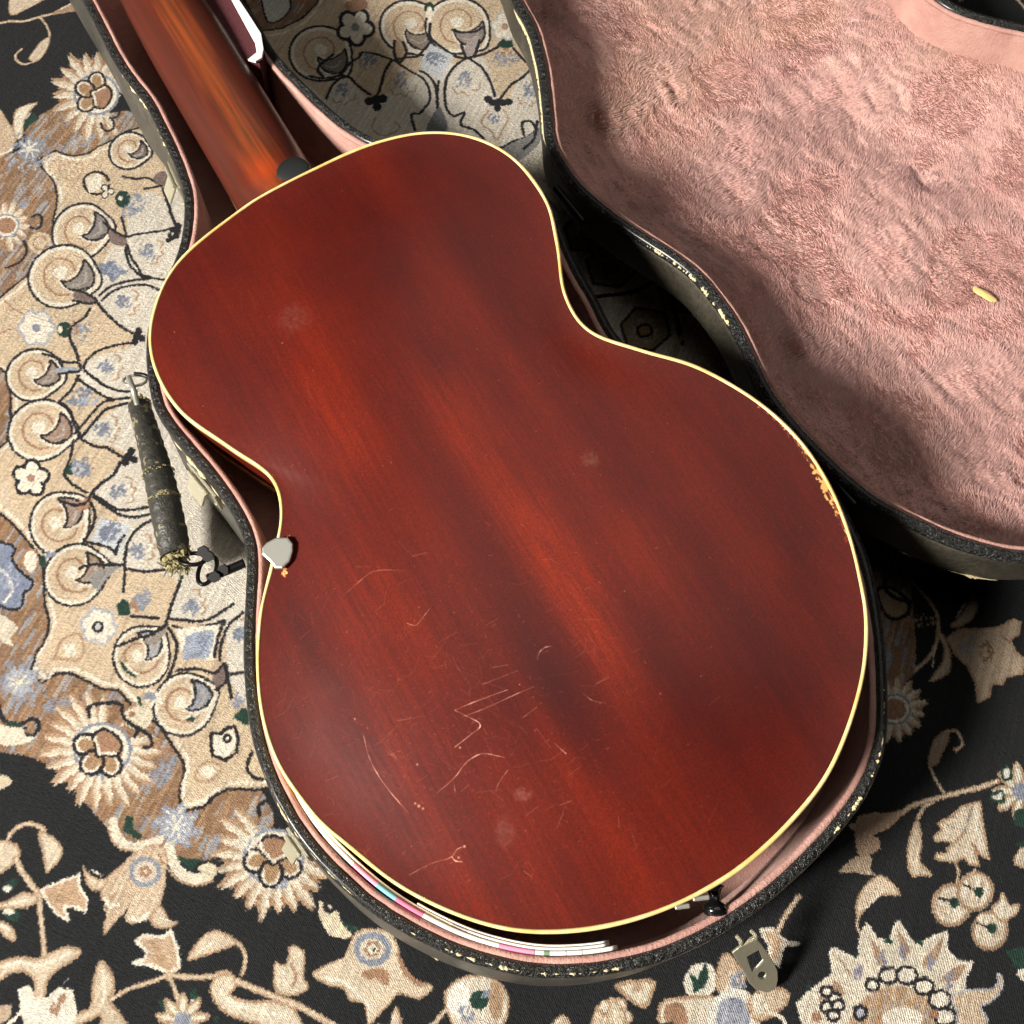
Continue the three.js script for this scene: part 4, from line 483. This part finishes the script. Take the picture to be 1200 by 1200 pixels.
  // hinges between base and lid
  for (const [x, y] of [[982, 562], [668, 236]]) { const p = at(x, y, 0.094); const h = part(guitarCase, 'hinge', new THREE.CylinderGeometry(0.003, 0.003, 0.04, 10).rotateX(Math.PI / 2).rotateY(0.62).translate(p.x, p.y - 0.004, p.z), matIron); }
}

// ------------------------------------------------------------------ guitar
const gN = ray(665, 1000).negate().normalize(), gP = at(700, 1090, 0.102);
const gE1 = onPlane(830, 1050, gP, gN).sub(onPlane(318, 215, gP, gN)).normalize(), gE2 = gE1.clone().cross(gN).normalize();
const gO = onPlane(560, 620, gP, gN);
const GM = new THREE.Matrix4().makeBasis(gE1, gN, gE2).setPosition(gO), GI = GM.clone().invert();
const gl = (x, y, dy = 0) => onPlane(x, y, gP.clone().addScaledVector(gN, dy), gN).applyMatrix4(GI);      // photo px -> guitar frame on the plane dy below / above the back's edge
const guitar = thing('guitar', 'dark red mahogany guitar lying face down with cream binding round its back', 'guitar', gO.toArray());
const gpart = (name, geo, mat, parent, label) => part(guitar, name, geo.applyMatrix4(GM), mat, parent, label);
const bodyPx = pts('281,245 233,280 207,307 187,337 177,370 174,397 177,423 187,450 207,480 233,502 267,525 300,545 318,563 327,583 328,603 325,627 317,660 308,693 303,723 301,750 300,783 302,813 307,847 315,877 328,903 347,930 367,957 387,978 403,990 433,1015 467,1040 500,1058 533,1073 567,1085 600,1092 633,1095 667,1094 700,1091 733,1083 767,1072 800,1059 833,1043 867,1021 900,993 933,960 960,927 977,900 1000,850 1012,800 1017,756 1018,727 1015,701 1009,672 1002,640 993,613 983,584 970,561 955,537 937,513 915,490 890,470 859,450 817,428 783,417 750,408 717,398 690,385 675,370 665,347 658,317 655,283 648,250 643,237 627,210 607,188 583,172 560,161 533,155 500,154 467,159 433,168 400,182 367,197 333,213 300,232');
const GOut = outline(bodyPx.filter((_, i) => i % 2 === 0).map(([x, y]) => { const p = gl(x, y); return [p.x, p.z]; }), 600, 4);
const TXS = 0.64, TX0 = -0.32;
function woodTexture() {
  const n = 1536, cv = canvas(n), g = cv.getContext('2d'); const k = n / TXS;
  const C = ([x, y]) => { const p = gl(x, y); return [(p.x - TX0) * k, (p.z - TX0) * k]; };
  const img = g.createImageData(n, n), D = img.data;
  // stain: lighter and redder patches traced from the photograph, [x, y, long, wide, strength] with the grain
  const patch = [[405, 530, 60, 36, 0.5], [360, 470, 60, 50, 0.3], [560, 560, 150, 22, 0.55], [690, 745, 110, 26, 1.0], [640, 640, 90, 26, 0.7], [470, 760, 90, 60, 0.45], [430, 690, 60, 40, 0.35], [760, 1000, 60, 60, 0.25], [540, 1040, 90, 40, 0.4], [650, 1050, 110, 22, 0.35], [900, 520, 60, 40, 0.35], [480, 880, 70, 30, 0.4], [300, 380, 60, 50, 0.2], [740, 640, 120, 40, 0.3], [520, 470, 60, 30, 0.35], [620, 900, 90, 30, 0.3]].map(([x, y, a, b, s]) => { const p = gl(x, y); return [p.x, p.z, a * 0.00056, b * 0.00056, s]; });
  const dark = [[640, 790, 120, 30, 0.5], [560, 620, 90, 34, 0.35], [780, 800, 120, 60, 0.3], [520, 250, 160, 120, 0.45], [700, 600, 60, 50, 0.3], [860, 900, 120, 60, 0.3], [420, 330, 100, 80, 0.25]].map(([x, y, a, b, s]) => { const p = gl(x, y); return [p.x, p.z, a * 0.00056, b * 0.00056, s]; });
  for (let j = 0; j < n; j++) for (let i = 0; i < n; i++) {
    const x = i / k + TX0, z = j / k + TX0, wz = z + 0.006 * fbm(x * 9, z * 9, 2, 201);
    let a = 0; for (const p of patch) { const u = (x - p[0]) / p[2], v = (wz - p[1]) / p[3], e = u * u + v * v; if (e < 9) a += p[4] * Math.exp(-e); } for (const p of dark) { const u = (x - p[0]) / p[2], v = (wz - p[1]) / p[3], e = u * u + v * v; if (e < 9) a -= p[4] * Math.exp(-e); }
    const gr = fbm(x * 7, wz * 70, 4, 202) - 0.5, fi = fbm(x * 45, wz * 900, 2, 203) - 0.5, cl = fbm(x * 9, z * 15, 4, 204) - 0.5, mo = hash(i, j, 205) * 0.5 + hash(i >> 1, j >> 1, 206) * 0.5 - 0.5, st = fbm(x * 3.2, wz * 30 + 9, 3, 207) - 0.5;
    const s = clamp(a, -1, 1.2) * (0.8 + gr * 1.4 + fi * 0.4) + cl * 1.0 + gr * 0.35 + st * 0.55 + fi * 0.1, f = 1 + fi * 0.1 + mo * 0.34;
    const t = (j * n + i) * 4; D[t] = clamp((80 + 37 * s) * f, 0, 255); D[t + 1] = clamp((16 + 13 * s) * f, 6, 255); D[t + 2] = clamp((11 + 6 * s) * f, 5, 0, 255); D[t + 3] = 255;
  }
  g.putImageData(img, 0, 0); g.lineCap = g.lineJoin = 'round';
  const line = (P, w, c) => { const q = P.map(C); g.beginPath(); q.forEach((p, i) => (i ? g.lineTo(...p) : g.moveTo(...p))); g.strokeStyle = c; g.lineWidth = w; g.stroke(); };
  const T = tile(400, 650, 3);
  for (const [s, w, a] of [['405,555 480,525 590,485', 1.7, 0.6], ['430,580 520,545 620,500 680,475', 1.5, 0.5], ['405,555 450,578 490,600 493,612 460,640 405,682', 1.8, 0.65], ['340,840 400,790 450,730 500,705 530,708 575,718', 1.7, 0.6], ['85,640 100,705 130,770 180,840 240,910', 1.8, 0.6], ['240,1125 320,1085 390,1062 410,1035 440,1025', 1.5, 0.5], ['390,1062 402,1076 428,1080', 2, 0.7], ['20,150 70,110 120,75 235,72', 1.3, 0.4], ['240,255 270,262 300,230 320,205', 1.4, 0.5], ['530,410 590,400', 1.4, 0.45], ['500,468 560,445 625,420', 1.3, 0.4], ['690,385 700,355 715,342 740,336', 1.4, 0.45], ['850,500 880,522 912,530', 1.3, 0.4], ['640,582 690,545', 1.4, 0.45], ['200,590 300,575', 1.2, 0.35], ['545,835 560,800 590,760', 1.3, 0.4], ['1010,950 1040,1040', 1.2, 0.3], ['760,960 790,880', 1.1, 0.3], ['400,800 405,840', 1.2, 0.4], ['455,810 425,835', 1.2, 0.35], ['690,620 740,690', 1.1, 0.35], ['750,670 790,705 770,690', 1.4, 0.4], ['140,650 200,720 160,690', 1.2, 0.3]]) { const P = T(s); for (let i = 0; i < P.length; i++) P[i] = [P[i][0], P[i][1]]; const cu = new THREE.CatmullRomCurve3(P.map(([x, y]) => new THREE.Vector3(x, y, 0))), m = 12 * (P.length - 1), Q = cu.getPoints(m); const deep = rr(0, 6); for (let q = 0; q < m; q++) { const e = 0.35 + 0.65 * Math.sin((q + 0.5) / m * Math.PI), v = 0.45 + 0.75 * vnoise(q * 0.3 + deep, 0, 77); line([[Q[q].x, Q[q].y], [Q[q + 1].x + rr(-0.3, 0.3), Q[q + 1].y + rr(-0.3, 0.3)]], w * (0.35 + 0.4 * v * e), `rgba(214,176,160,${Math.min(0.9, a * v * 1.1)})`); if (rnd() < 0.12) line([[Q[q].x + rr(-2, 2), Q[q].y + rr(-2, 2)], [Q[q].x + rr(-5, 5), Q[q].y + rr(-5, 5)]], 0.5, 'rgba(205,160,145,0.3)'); } }
  // web of hairline scratches round the rubbed middle of the lower bout
  for (let i = 0; i < 150; i++) { const x = 500 + (rnd() + rnd() + rnd() - 1.5) * 210, y = 850 + (rnd() + rnd() + rnd() - 1.5) * 190, l = rr(8, 34), an = rr(-1.3, 1.3), bd = rr(-0.5, 0.5); line([[x, y], [x + Math.cos(an) * l * 0.5, y + Math.sin(an) * l * 0.5], [x + Math.cos(an + bd) * l, y + Math.sin(an + bd) * l]], rr(0.35, 0.6), `rgba(206,160,146,${rr(0.12, 0.34)})`); }
  // speckles and hairlines of wear
  const spot = (x, y, r, c) => { const q = C([x, y]); g.fillStyle = c; g.beginPath(); g.arc(q[0], q[1], r, 0, 7); g.fill(); };
  for (let i = 0; i < 520; i++) { const x = 545 + (rnd() + rnd() + rnd() - 1.5) * 260, y = 830 + (rnd() + rnd() + rnd() - 1.5) * 240, l = rr(1, 4) + (rnd() < 0.12 ? rr(4, 16) : 0), a = rr(-0.5, 0.5) + (rnd() < 0.6 ? -0.45 : 1.0); line([[x, y], [x + Math.cos(a) * l, y + Math.sin(a) * l]], rr(0.4, 0.9), `rgba(208,160,142,${rr(0.1, 0.42)})`); }
  for (let i = 0; i < 160; i++) spot(rr(200, 1000), rr(180, 1080), rr(0.5, 1.2), `rgba(210,150,125,${rr(0.15, 0.45)})`);
  for (let i = 0; i < 120; i++) { const x = rr(260, 960), y = rr(300, 1050), l = rr(4, 26), a = rr(0.7, 1.5) * (rnd() < 0.6 ? 1 : -1); line([[x, y], [x + Math.cos(a) * l, y + Math.sin(a) * l]], 0.8, `rgba(190,110,85,${rr(0.08, 0.22)})`); }
  for (const [x, y, r] of [[492, 945, 3.4], [497, 948, 2.6], [488, 942, 2.6], [491, 897, 2.2], [545, 992, 3], [538, 1005, 2.6], [541, 878, 2.6], [418, 844, 2], [610, 806, 1.6], [772, 816, 1.6], [334, 408, 1.6], [205, 390, 1.6]]) spot(x, y, r * 0.7, 'rgba(215,165,145,0.55)');
  // blushed, cloudy lacquer spots
  for (const [x, y, rx, ry, c] of [[348, 380, 24, 22, '104,62,62'], [692, 546, 14, 12, '112,70,66'], [613, 932, 14, 9, '135,92,90'], [592, 975, 14, 24, '112,62,58']]) for (let i = 0; i < rx * ry * 1.3; i++) { const a = rnd() * 6.283, q = Math.sqrt(rnd()) * (0.5 + 0.5 * rnd()); spot(x + Math.cos(a) * rx * q, y + Math.sin(a) * ry * q, rr(0.8, 3), `rgba(${c},0.07)`); }
  // bare wood where the edge is rubbed
  const rub = (s, w, c, n2) => { const P = pts(s); for (let i = 0; i < n2; i++) { const t = rnd() * (P.length - 1), a = Math.floor(t), f = t - a, x = P[a][0] + (P[a + 1][0] - P[a][0]) * f, y = P[a][1] + (P[a + 1][1] - P[a][1]) * f; spot(x + rr(-w, 0.5), y + rr(-1, w * 0.5), rr(0.8, 2.4), c[Math.floor(rnd() * c.length)]); } };
  { const E = pts('928,505 946,528 962,553 975,578 986,602 996,628'); for (let i = 0; i < 160; i++) { const t = i / 160 * (E.length - 1), a = Math.floor(t), f = t - a, x = E[a][0] + (E[a + 1][0] - E[a][0]) * f, y = E[a][1] + (E[a + 1][1] - E[a][1]) * f, w = (2 + 8 * Math.sin(i / 160 * Math.PI) * vnoise(i * 0.35, 0, 88)) ; line([[x + 2, y - 2], [x - w * 0.8, y + w * 0.55]], 4, ['#c9a05c', '#d2ab68', '#bd904e'][i % 3]); } for (let i = 0; i < 46; i++) { const t = rnd() * (E.length - 1.01), a = Math.floor(t), f = t - a, x = E[a][0] + (E[a + 1][0] - E[a][0]) * f - rr(0, 6), y = E[a][1] + (E[a + 1][1] - E[a][1]) * f + rr(0, 3); line([[x, y], [x + rr(1, 4), y + rr(3, 8)]], rr(1.5, 3.4), ['#4a1a10', '#6a2814', '#7a3018'][i % 3]); } }
  rub('888,474 912,492 930,510', 4, ['#c98f4c', '#8a3a22'], 30); rub('340,628 343,650 334,676', 5, ['#d08a4a', '#c07a40', '#e0a868'], 60);
  const t = new THREE.CanvasTexture(cv); t.colorSpace = THREE.SRGBColorSpace; t.flipY = false; t.wrapS = t.wrapT = THREE.MirroredRepeatWrapping; return t;
}
const grainBump = dataTex(512, 512, (u, v) => clamp(255 * (0.35 + 0.4 * pnoise(u, v, 60, 211) + 0.25 * pnoise(u, v, 200, 212)), 0, 255));
const backRough = dataTex(512, 512, (u, v) => { const n = 0.5 * pnoise(u, v, 7, 221) + 0.3 * pnoise(u, v, 30, 222) + 0.2 * pnoise(u, v, 120, 223); return clamp(255 * (0.62 + 0.3 * (n - 0.5)), 0, 255); });
const matBack = new THREE.MeshPhysicalMaterial({ map: woodTexture(), roughnessMap: backRough, roughness: 1, specularIntensity: 0.25, bumpMap: rep(grainBump, 4), bumpScale: 0.00008, clearcoat: 0.55, clearcoatRoughness: 0.27 });
const matBind = new THREE.MeshPhysicalMaterial({ map: dataTex(512, 64, (u, v) => { const n = 0.6 * pnoise(u, v, 40, 231) + 0.4 * pnoise(u, v, 160, 232) - 0.5; const q = pnoise(u, v, 9, 233) - 0.5; return [226 + 22 * n + 12 * q, 195 + 40 * n + 18 * q, 128 + 60 * n + 34 * q]; }, true), roughness: 0.42, clearcoat: 0.3 });
const BD = 0.058;
{
  // arched back: rings shrinking to the middle of the waist
  // a membrane blown up from the edge gives the even arching
  const hc = 0.005, hx0 = -0.32, hz0 = -0.24, hnx = 130, hnz = 98, mem = new Float32Array(hnx * hnz), ins = new Uint8Array(hnx * hnz);
  for (let j = 0; j < hnz; j++) for (let i = 0; i < hnx; i++) ins[j * hnx + i] = inside(GOut.p, hx0 + i * hc, hz0 + j * hc) ? 1 : 0;
  for (let it = 0; it < 900; it++) for (let j = 1; j < hnz - 1; j++) for (let i = 1; i < hnx - 1; i++) { const k = j * hnx + i; if (ins[k]) mem[k] += 1.85 * ((mem[k - 1] + mem[k + 1] + mem[k - hnx] + mem[k + hnx] + 1) / 4 - mem[k]); }
  let mx = 0; for (const v of mem) mx = Math.max(mx, v);
  const arch = (x, z) => { const a = clamp((x - hx0) / hc, 0, hnx - 2), b = clamp((z - hz0) / hc, 0, hnz - 2), i = Math.floor(a), j = Math.floor(b), f = a - i, g = b - j, k = j * hnx + i; const f2 = f * f * (3 - 2 * f) * 0.5 + f * 0.5, g2 = g * g * (3 - 2 * g) * 0.5 + g * 0.5; return (mem[k] * (1 - f2) + mem[k + 1] * f2) * (1 - g2) + (mem[k + hnx] * (1 - f2) + mem[k + hnx + 1] * f2) * g2; };
  const N = GOut.p.length, RN2 = 70, c = [0.01, 0], pos = [], uv = [], idx = [];
  for (let r = 0; r <= RN2; r++) { const t = 1 - r / RN2; for (let i = 0; i < N; i++) { const q = GOut.p[i], x0 = q[0] - GOut.n[i][0] * 0.0022, z0 = q[1] - GOut.n[i][1] * 0.0022, x = c[0] + (x0 - c[0]) * t, z = c[1] + (z0 - c[1]) * t; const ua = Math.min(1, arch(x, z) / mx), y = 0.013 * (0.3 * ua + 0.7 * ua * ua * (3 - 2 * ua)) * (1 - Math.pow(t, 12)) + 0.0005; pos.push(x, y, z); uv.push((x - TX0) / TXS, (z - TX0) / TXS); } }
  for (let r = 0; r < RN2; r++) for (let i = 0; i < N; i++) { const a = r * N + i, b = r * N + (i + 1) % N; idx.push(a, b, a + N, b, b + N, a + N); }
  const g = new THREE.BufferGeometry(); g.setAttribute('position', new THREE.Float32BufferAttribute(pos, 3)); g.setAttribute('uv', new THREE.Float32BufferAttribute(uv, 2)); g.setIndex(idx); g.computeVertexNormals();
  gpart('back', g, matBack, guitar, 'scratched dark red arched back');
  gpart('back_binding', sweep(GOut, (i) => { const w = 0.0027 + 0.0006 * (vnoise(GOut.s[i] * 40, 0, 5) - 0.5); return [[-w, -0.002], [-w, 0.0006], [-w * 0.6, 0.0011], [-0.0009, 0.0009], [-0.0002, 0.0003], [0, -0.0006], [-0.0002, -0.0068], [-0.0012, -0.0072]]; }, { joinProfile: true, uvScale: 4 }), matBind);
  gpart('side', sweep(GOut, (i) => [[-0.0014, -0.0066], [-0.0012, -0.011], [-0.0012, -BD + 0.006], [-0.0014, -BD + 0.005]]), matBack);
  gpart('top_binding', sweep(GOut, [[-0.0012, -BD + 0.0055], [0, -BD + 0.005], [0, -BD], [-0.003, -BD]], {}), matBind);
  const topG = g.clone(); topG.applyMatrix4(GM.clone().invert().multiply(new THREE.Matrix4().makeTranslation(guitar.position.x, guitar.position.y, guitar.position.z))); 
  const P = topG.attributes.position; for (let i = 0; i < P.count; i++) P.setY(i, -BD - 0.0002 - P.getY(i) * 0.4); topG.computeVertexNormals(); gpart('soundboard', topG, matBack);
}
// neck, on a plane 46 mm below the back
{
  const dy = -0.056, a0 = gl(136, 0, dy), a1 = gl(277, 245, dy), b0 = gl(293, 80, dy), b1 = gl(363, 192, dy);
  const mid = (z, x) => (a0.z + (a1.z - a0.z) * (x - a0.x) / (a1.x - a0.x)), rgt = (x) => (b0.z + (b1.z - b0.z) * (x - b0.x) / (b1.x - b0.x));
  const xBody = gl(318, 218, 0).x + 0.006, xEnd = xBody - 0.42, n = 220, m = 96, pos = [], col = [], uv = [], idx = [];
  for (let i = 0; i <= n; i++) {
    const s = i / n * 0.42, x = xBody - s, zl = mid(0, x), zr = rgt(x), zc = (zl + zr) / 2, tap = 1 - 0.25 * sstep(0.2, 0.42, s), hw = Math.abs(zr - zl) / 2 * tap;
    const heel = Math.exp(-((s / 0.04) ** 2)), th = 0.021 + 0.028 * heel, pw = 2.1 - 0.2 * heel;
    for (let j = 0; j <= m; j++) { const a = Math.PI * j / m, cx = Math.cos(a), sy = Math.pow(Math.sin(a), 2 / pw); const nar = 1 - 0.25 * heel * sy; const z = zc + cx * hw * nar, y = dy + th * sy; pos.push(x, y, z); uv.push(x * 4, z * 4);
      const ww = 1 - Math.abs(cx + 0.02); const wear = sstep(0.5, 1.0, ww + 0.5 * (fbm(x * 14, z * 120, 3, 301) - 0.5)), g2 = fbm(x * 14, z * 520, 4, 302) - 0.5; const red = Math.exp(-(((s - 0.042) / 0.02) ** 2) - ((cx / 0.4) ** 2)); col.push(0.075 + 0.11 * wear + 0.2 * red + 0.26 * g2 * (0.22 + wear), 0.015 + 0.027 * wear + 0.012 * red + 0.045 * g2 * wear, 0.008 + 0.004 * wear); }  // worn middle, with its sheen and a bright spot near the heel painted in
  }
  for (let i = 0; i < n; i++) for (let j = 0; j < m; j++) { const a = i * (m + 1) + j; idx.push(a, a + 1, a + m + 1, a + 1, a + m + 2, a + m + 1); }
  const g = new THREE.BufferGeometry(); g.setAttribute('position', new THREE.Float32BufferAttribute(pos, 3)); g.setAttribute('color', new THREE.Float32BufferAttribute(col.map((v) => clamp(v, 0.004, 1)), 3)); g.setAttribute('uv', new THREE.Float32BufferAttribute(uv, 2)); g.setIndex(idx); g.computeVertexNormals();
  const neck = gpart('neck', g, new THREE.MeshPhysicalMaterial({ vertexColors: true, roughness: 0.36, clearcoat: 0.5, clearcoatRoughness: 0.25, bumpMap: rep(grainBump, 6), bumpScale: 0.00008 }), guitar, 'reddish brown neck with orange worn middle and painted sheen');
  const fb = []; for (const s of [0, 0.42]) { const x = xBody - s, zl = mid(0, x), zr = rgt(x), zc = (zl + zr) / 2, tap = 1 - 0.25 * sstep(0.2, 0.42, s), h = Math.abs(zr - zl) / 2 * tap; fb.push([x, zc, h]); }
  const strip = (w0, w1, y0, y1, sgn) => { const P = [], I = []; for (const [x, zc, h] of fb) for (const [w, y] of [[w0, y0], [w1, y0], [w1, y1], [w0, y1]]) P.push(x, y, zc + (sgn === 0 ? (w === w0 ? -h : h) : sgn * (h + w))); for (let k = 0; k < 4; k++) { const a = k, b = (k + 1) % 4; I.push(a, b, a + 4, b, b + 4, a + 4); } I.push(0, 1, 2, 0, 2, 3, 4, 6, 5, 4, 7, 6); const q = new THREE.BufferGeometry(); q.setAttribute('position', new THREE.Float32BufferAttribute(P, 3)); q.setIndex(I); const r = q.toNonIndexed(); r.computeVertexNormals(); return r; };
  gpart('fingerboard', strip(0, 1, dy - 0.006, dy - 0.0003, 0), new THREE.MeshStandardMaterial({ color: 0x1c120d, roughness: 0.5 }), neck);
  for (const s of [-1, 1]) gpart('fingerboard_binding', strip(-0.0004, 0.0011, dy - 0.006, dy + 0.0003, s), new THREE.MeshStandardMaterial({ color: 0x8a5f3c, roughness: 0.5 }), neck);
  const h0 = gl(341, 196, -0.012), hg = new THREE.SphereGeometry(1, 24, 16); hg.scale(0.012, 0.0022, 0.0125).translate(h0.x + 0.003, -0.013, h0.z); gpart('heel_cap', hg, new THREE.MeshStandardMaterial({ color: 0x0f1211, roughness: 0.6 }), neck, 'black cap at the heel of the neck');
}
// end button and tailpiece hanger at the tail end
{
  const dir = new THREE.Vector3(1, 0, 0), e = gl(838, 1044, -0.022), btn = new THREE.LatheGeometry([[0, 0], [0.0055, 0], [0.006, 0.001], [0.0042, 0.0025], [0.0032, 0.006], [0.0036, 0.009], [0.0065, 0.011], [0.0074, 0.0135], [0.0066, 0.016], [0.0035, 0.0175], [0, 0.018]].map((p) => new THREE.Vector2(...p)), 24);
  const n = new THREE.Vector3(0.85, 0, 0.5).normalize(); btn.applyQuaternion(new THREE.Quaternion().setFromUnitVectors(new THREE.Vector3(0, 1, 0), n)); btn.translate(e.x - 0.0035, -0.019, e.z - 0.001);
  gpart('end_button', btn, new THREE.MeshPhysicalMaterial({ color: 0x101012, roughness: 0.2, clearcoat: 0.6 }), guitar, 'glossy black end button');
  for (const [x, y, w] of [[800, 1063, 0.0045], [822, 1053, 0.005]]) { const p = gl(x, y, -0.012); gpart('tailpiece_lug', new RoundedBoxGeometry(0.003, 0.0025, w * 2, 2, 0.001).rotateY(-0.42).translate(p.x - 0.0005, -0.011, p.z), matSteel); }
  // bent metal bracket gripping the edge at the waist
  const T = tile(120, 400, 3.75), q = T('712,935 712,912 728,893 768,872 812,872 830,895 830,925 818,965 790,992 766,992 745,965').map(([x, y]) => gl(x, y, 0.004)); for (const v of q) v.y = 0.004;
  const br = gpart('bracket', plate(q, 0.0006, [], 0.0013, new THREE.Vector3(0, 1, 0)), matSteel, guitar, 'rounded nickel bracket clamped on the edge');
  const a = gl(318, 648, 0.004); gpart('bracket_arm', new RoundedBoxGeometry(0.011, 0.04, 0.0016, 2, 0.0006).translate(a.x, -0.0155, a.z - 0.0035), matSteel, br);
}

// ------------------------------------------------------------------ booklets between guitar and case
{
  const strip = (seq) => { const c = canvas(1024, 8), g = c.getContext('2d'); g.fillStyle = '#ece8e2'; g.fillRect(0, 0, 1024, 8); for (const [a, b, k] of seq) { g.fillStyle = k; g.fillRect(a * 1024, 0, (b - a) * 1024, 8); } const t = new THREE.CanvasTexture(c); t.colorSpace = THREE.SRGBColorSpace; return t; };
  const book = (name, label, x0, y0, x1, y1, off, top0, th, map, seedN) => {
    const i0 = nearPx(BO, x0, y0, RIM), i1 = nearPx(BO, x1, y1, RIM), N = BO.p.length, cnt = (i1 - i0 + N) % N;
    const g = sweep(BO, (i, r) => { const w = 0.0026 * (vnoise((i0 + r) * 0.05, 0, 3) - 0.5), o = off + w; const top = top0 + 0.0022 * (vnoise(r * 0.04, 3, seedN) - 0.6); return [[o - th, 0.022], [o - th, top - 0.0004], [o - th * 0.7, top], [o - th * 0.3, top], [o, top - 0.0004], [o, 0.022]]; }, { i0, i1: i0 + cnt, closed: false, joinProfile: true });
    const U = g.attributes.uv, m = 6; for (let k = 0; k < U.count; k++) U.setXY(k, Math.floor(k / m) / (cnt - 1), 0.5);
    const root = thing(name, label, 'booklet', [BO.p[i0][0], 0.022, BO.p[i0][1]], 'booklets tucked between guitar and case');
    part(root, 'cover', g, new THREE.MeshStandardMaterial({ map, roughness: 0.55 }));
    return root;
  };
  book('booklet', 'thin booklet with pink and cyan printed edge beside the pink case wall', 330, 920, 735, 1138, -0.0122, 0.0928, 0.0026, strip([[0.28, 0.36, '#e59ab6'], [0.36, 0.42, '#79b6c4'], [0.42, 0.5, '#d27596'], [0.7, 0.79, '#e38fb0'], [0.815, 0.83, '#6f8d72'], [0.79, 0.792, '#555'], [0.87, 0.872, '#777'], [0.91, 0.912, '#777']]), 3);
  book('booklet_001', 'plain white booklet with a grey fold between the printed one and the guitar', 318, 880, 733, 1138, -0.015, 0.0928, 0.0016, strip([[0.2, 0.5, '#e3dedd'], [0.62, 0.66, '#b9b4bb']]), 9);
  book('booklet_002', 'short white folded sheet pressed against the guitar side', 470, 1090, 728, 1138, -0.0169, 0.092, 0.0012, strip([[0.3, 0.42, '#c9c5cf']]), 15);
}
// ------------------------------------------------------------------ maroon accessory box by the neck
{
  const y = 0.102, W = (s) => pts(s).map(([a, b]) => at(a, b, y)), c = at(262, 10, 0.03);
  const box = thing('accessory_box', 'dark maroon cloth covered accessory box beside the guitar neck', 'box', [c.x, 0.02, c.z]);
  const up = new THREE.Vector3(0, 1, 0), top = W('238,-3 253,21 270,48 290,70 303,73 308,60 303,40 288,18 262,-22 225,-80 190,-70');
  part(box, 'body', plate(top.map((v) => v.clone().setY(0.03)), y - 0.032, [], 0.0012, up), new THREE.MeshPhysicalMaterial({ color: 0x4a1a20, roughness: 0.9, sheen: 0.3, bumpMap: rep(velBump, 10), bumpScale: 0.0005 }));
  part(box, 'edge_strip', plate(W('268,-6 276,-4 292,20 306,42 309,60 307,70 300,74 292,72 302,64 300,52 290,34').map((v) => v.clone().setY(y + 0.0006)), 0.0016, [], 0.0004, up), new THREE.MeshStandardMaterial({ color: 0xe9e6e0, roughness: 0.35 }), box, 'white strip along one edge');  // white strip laid along one edge of the top
}

renderer.render(scene, camera);
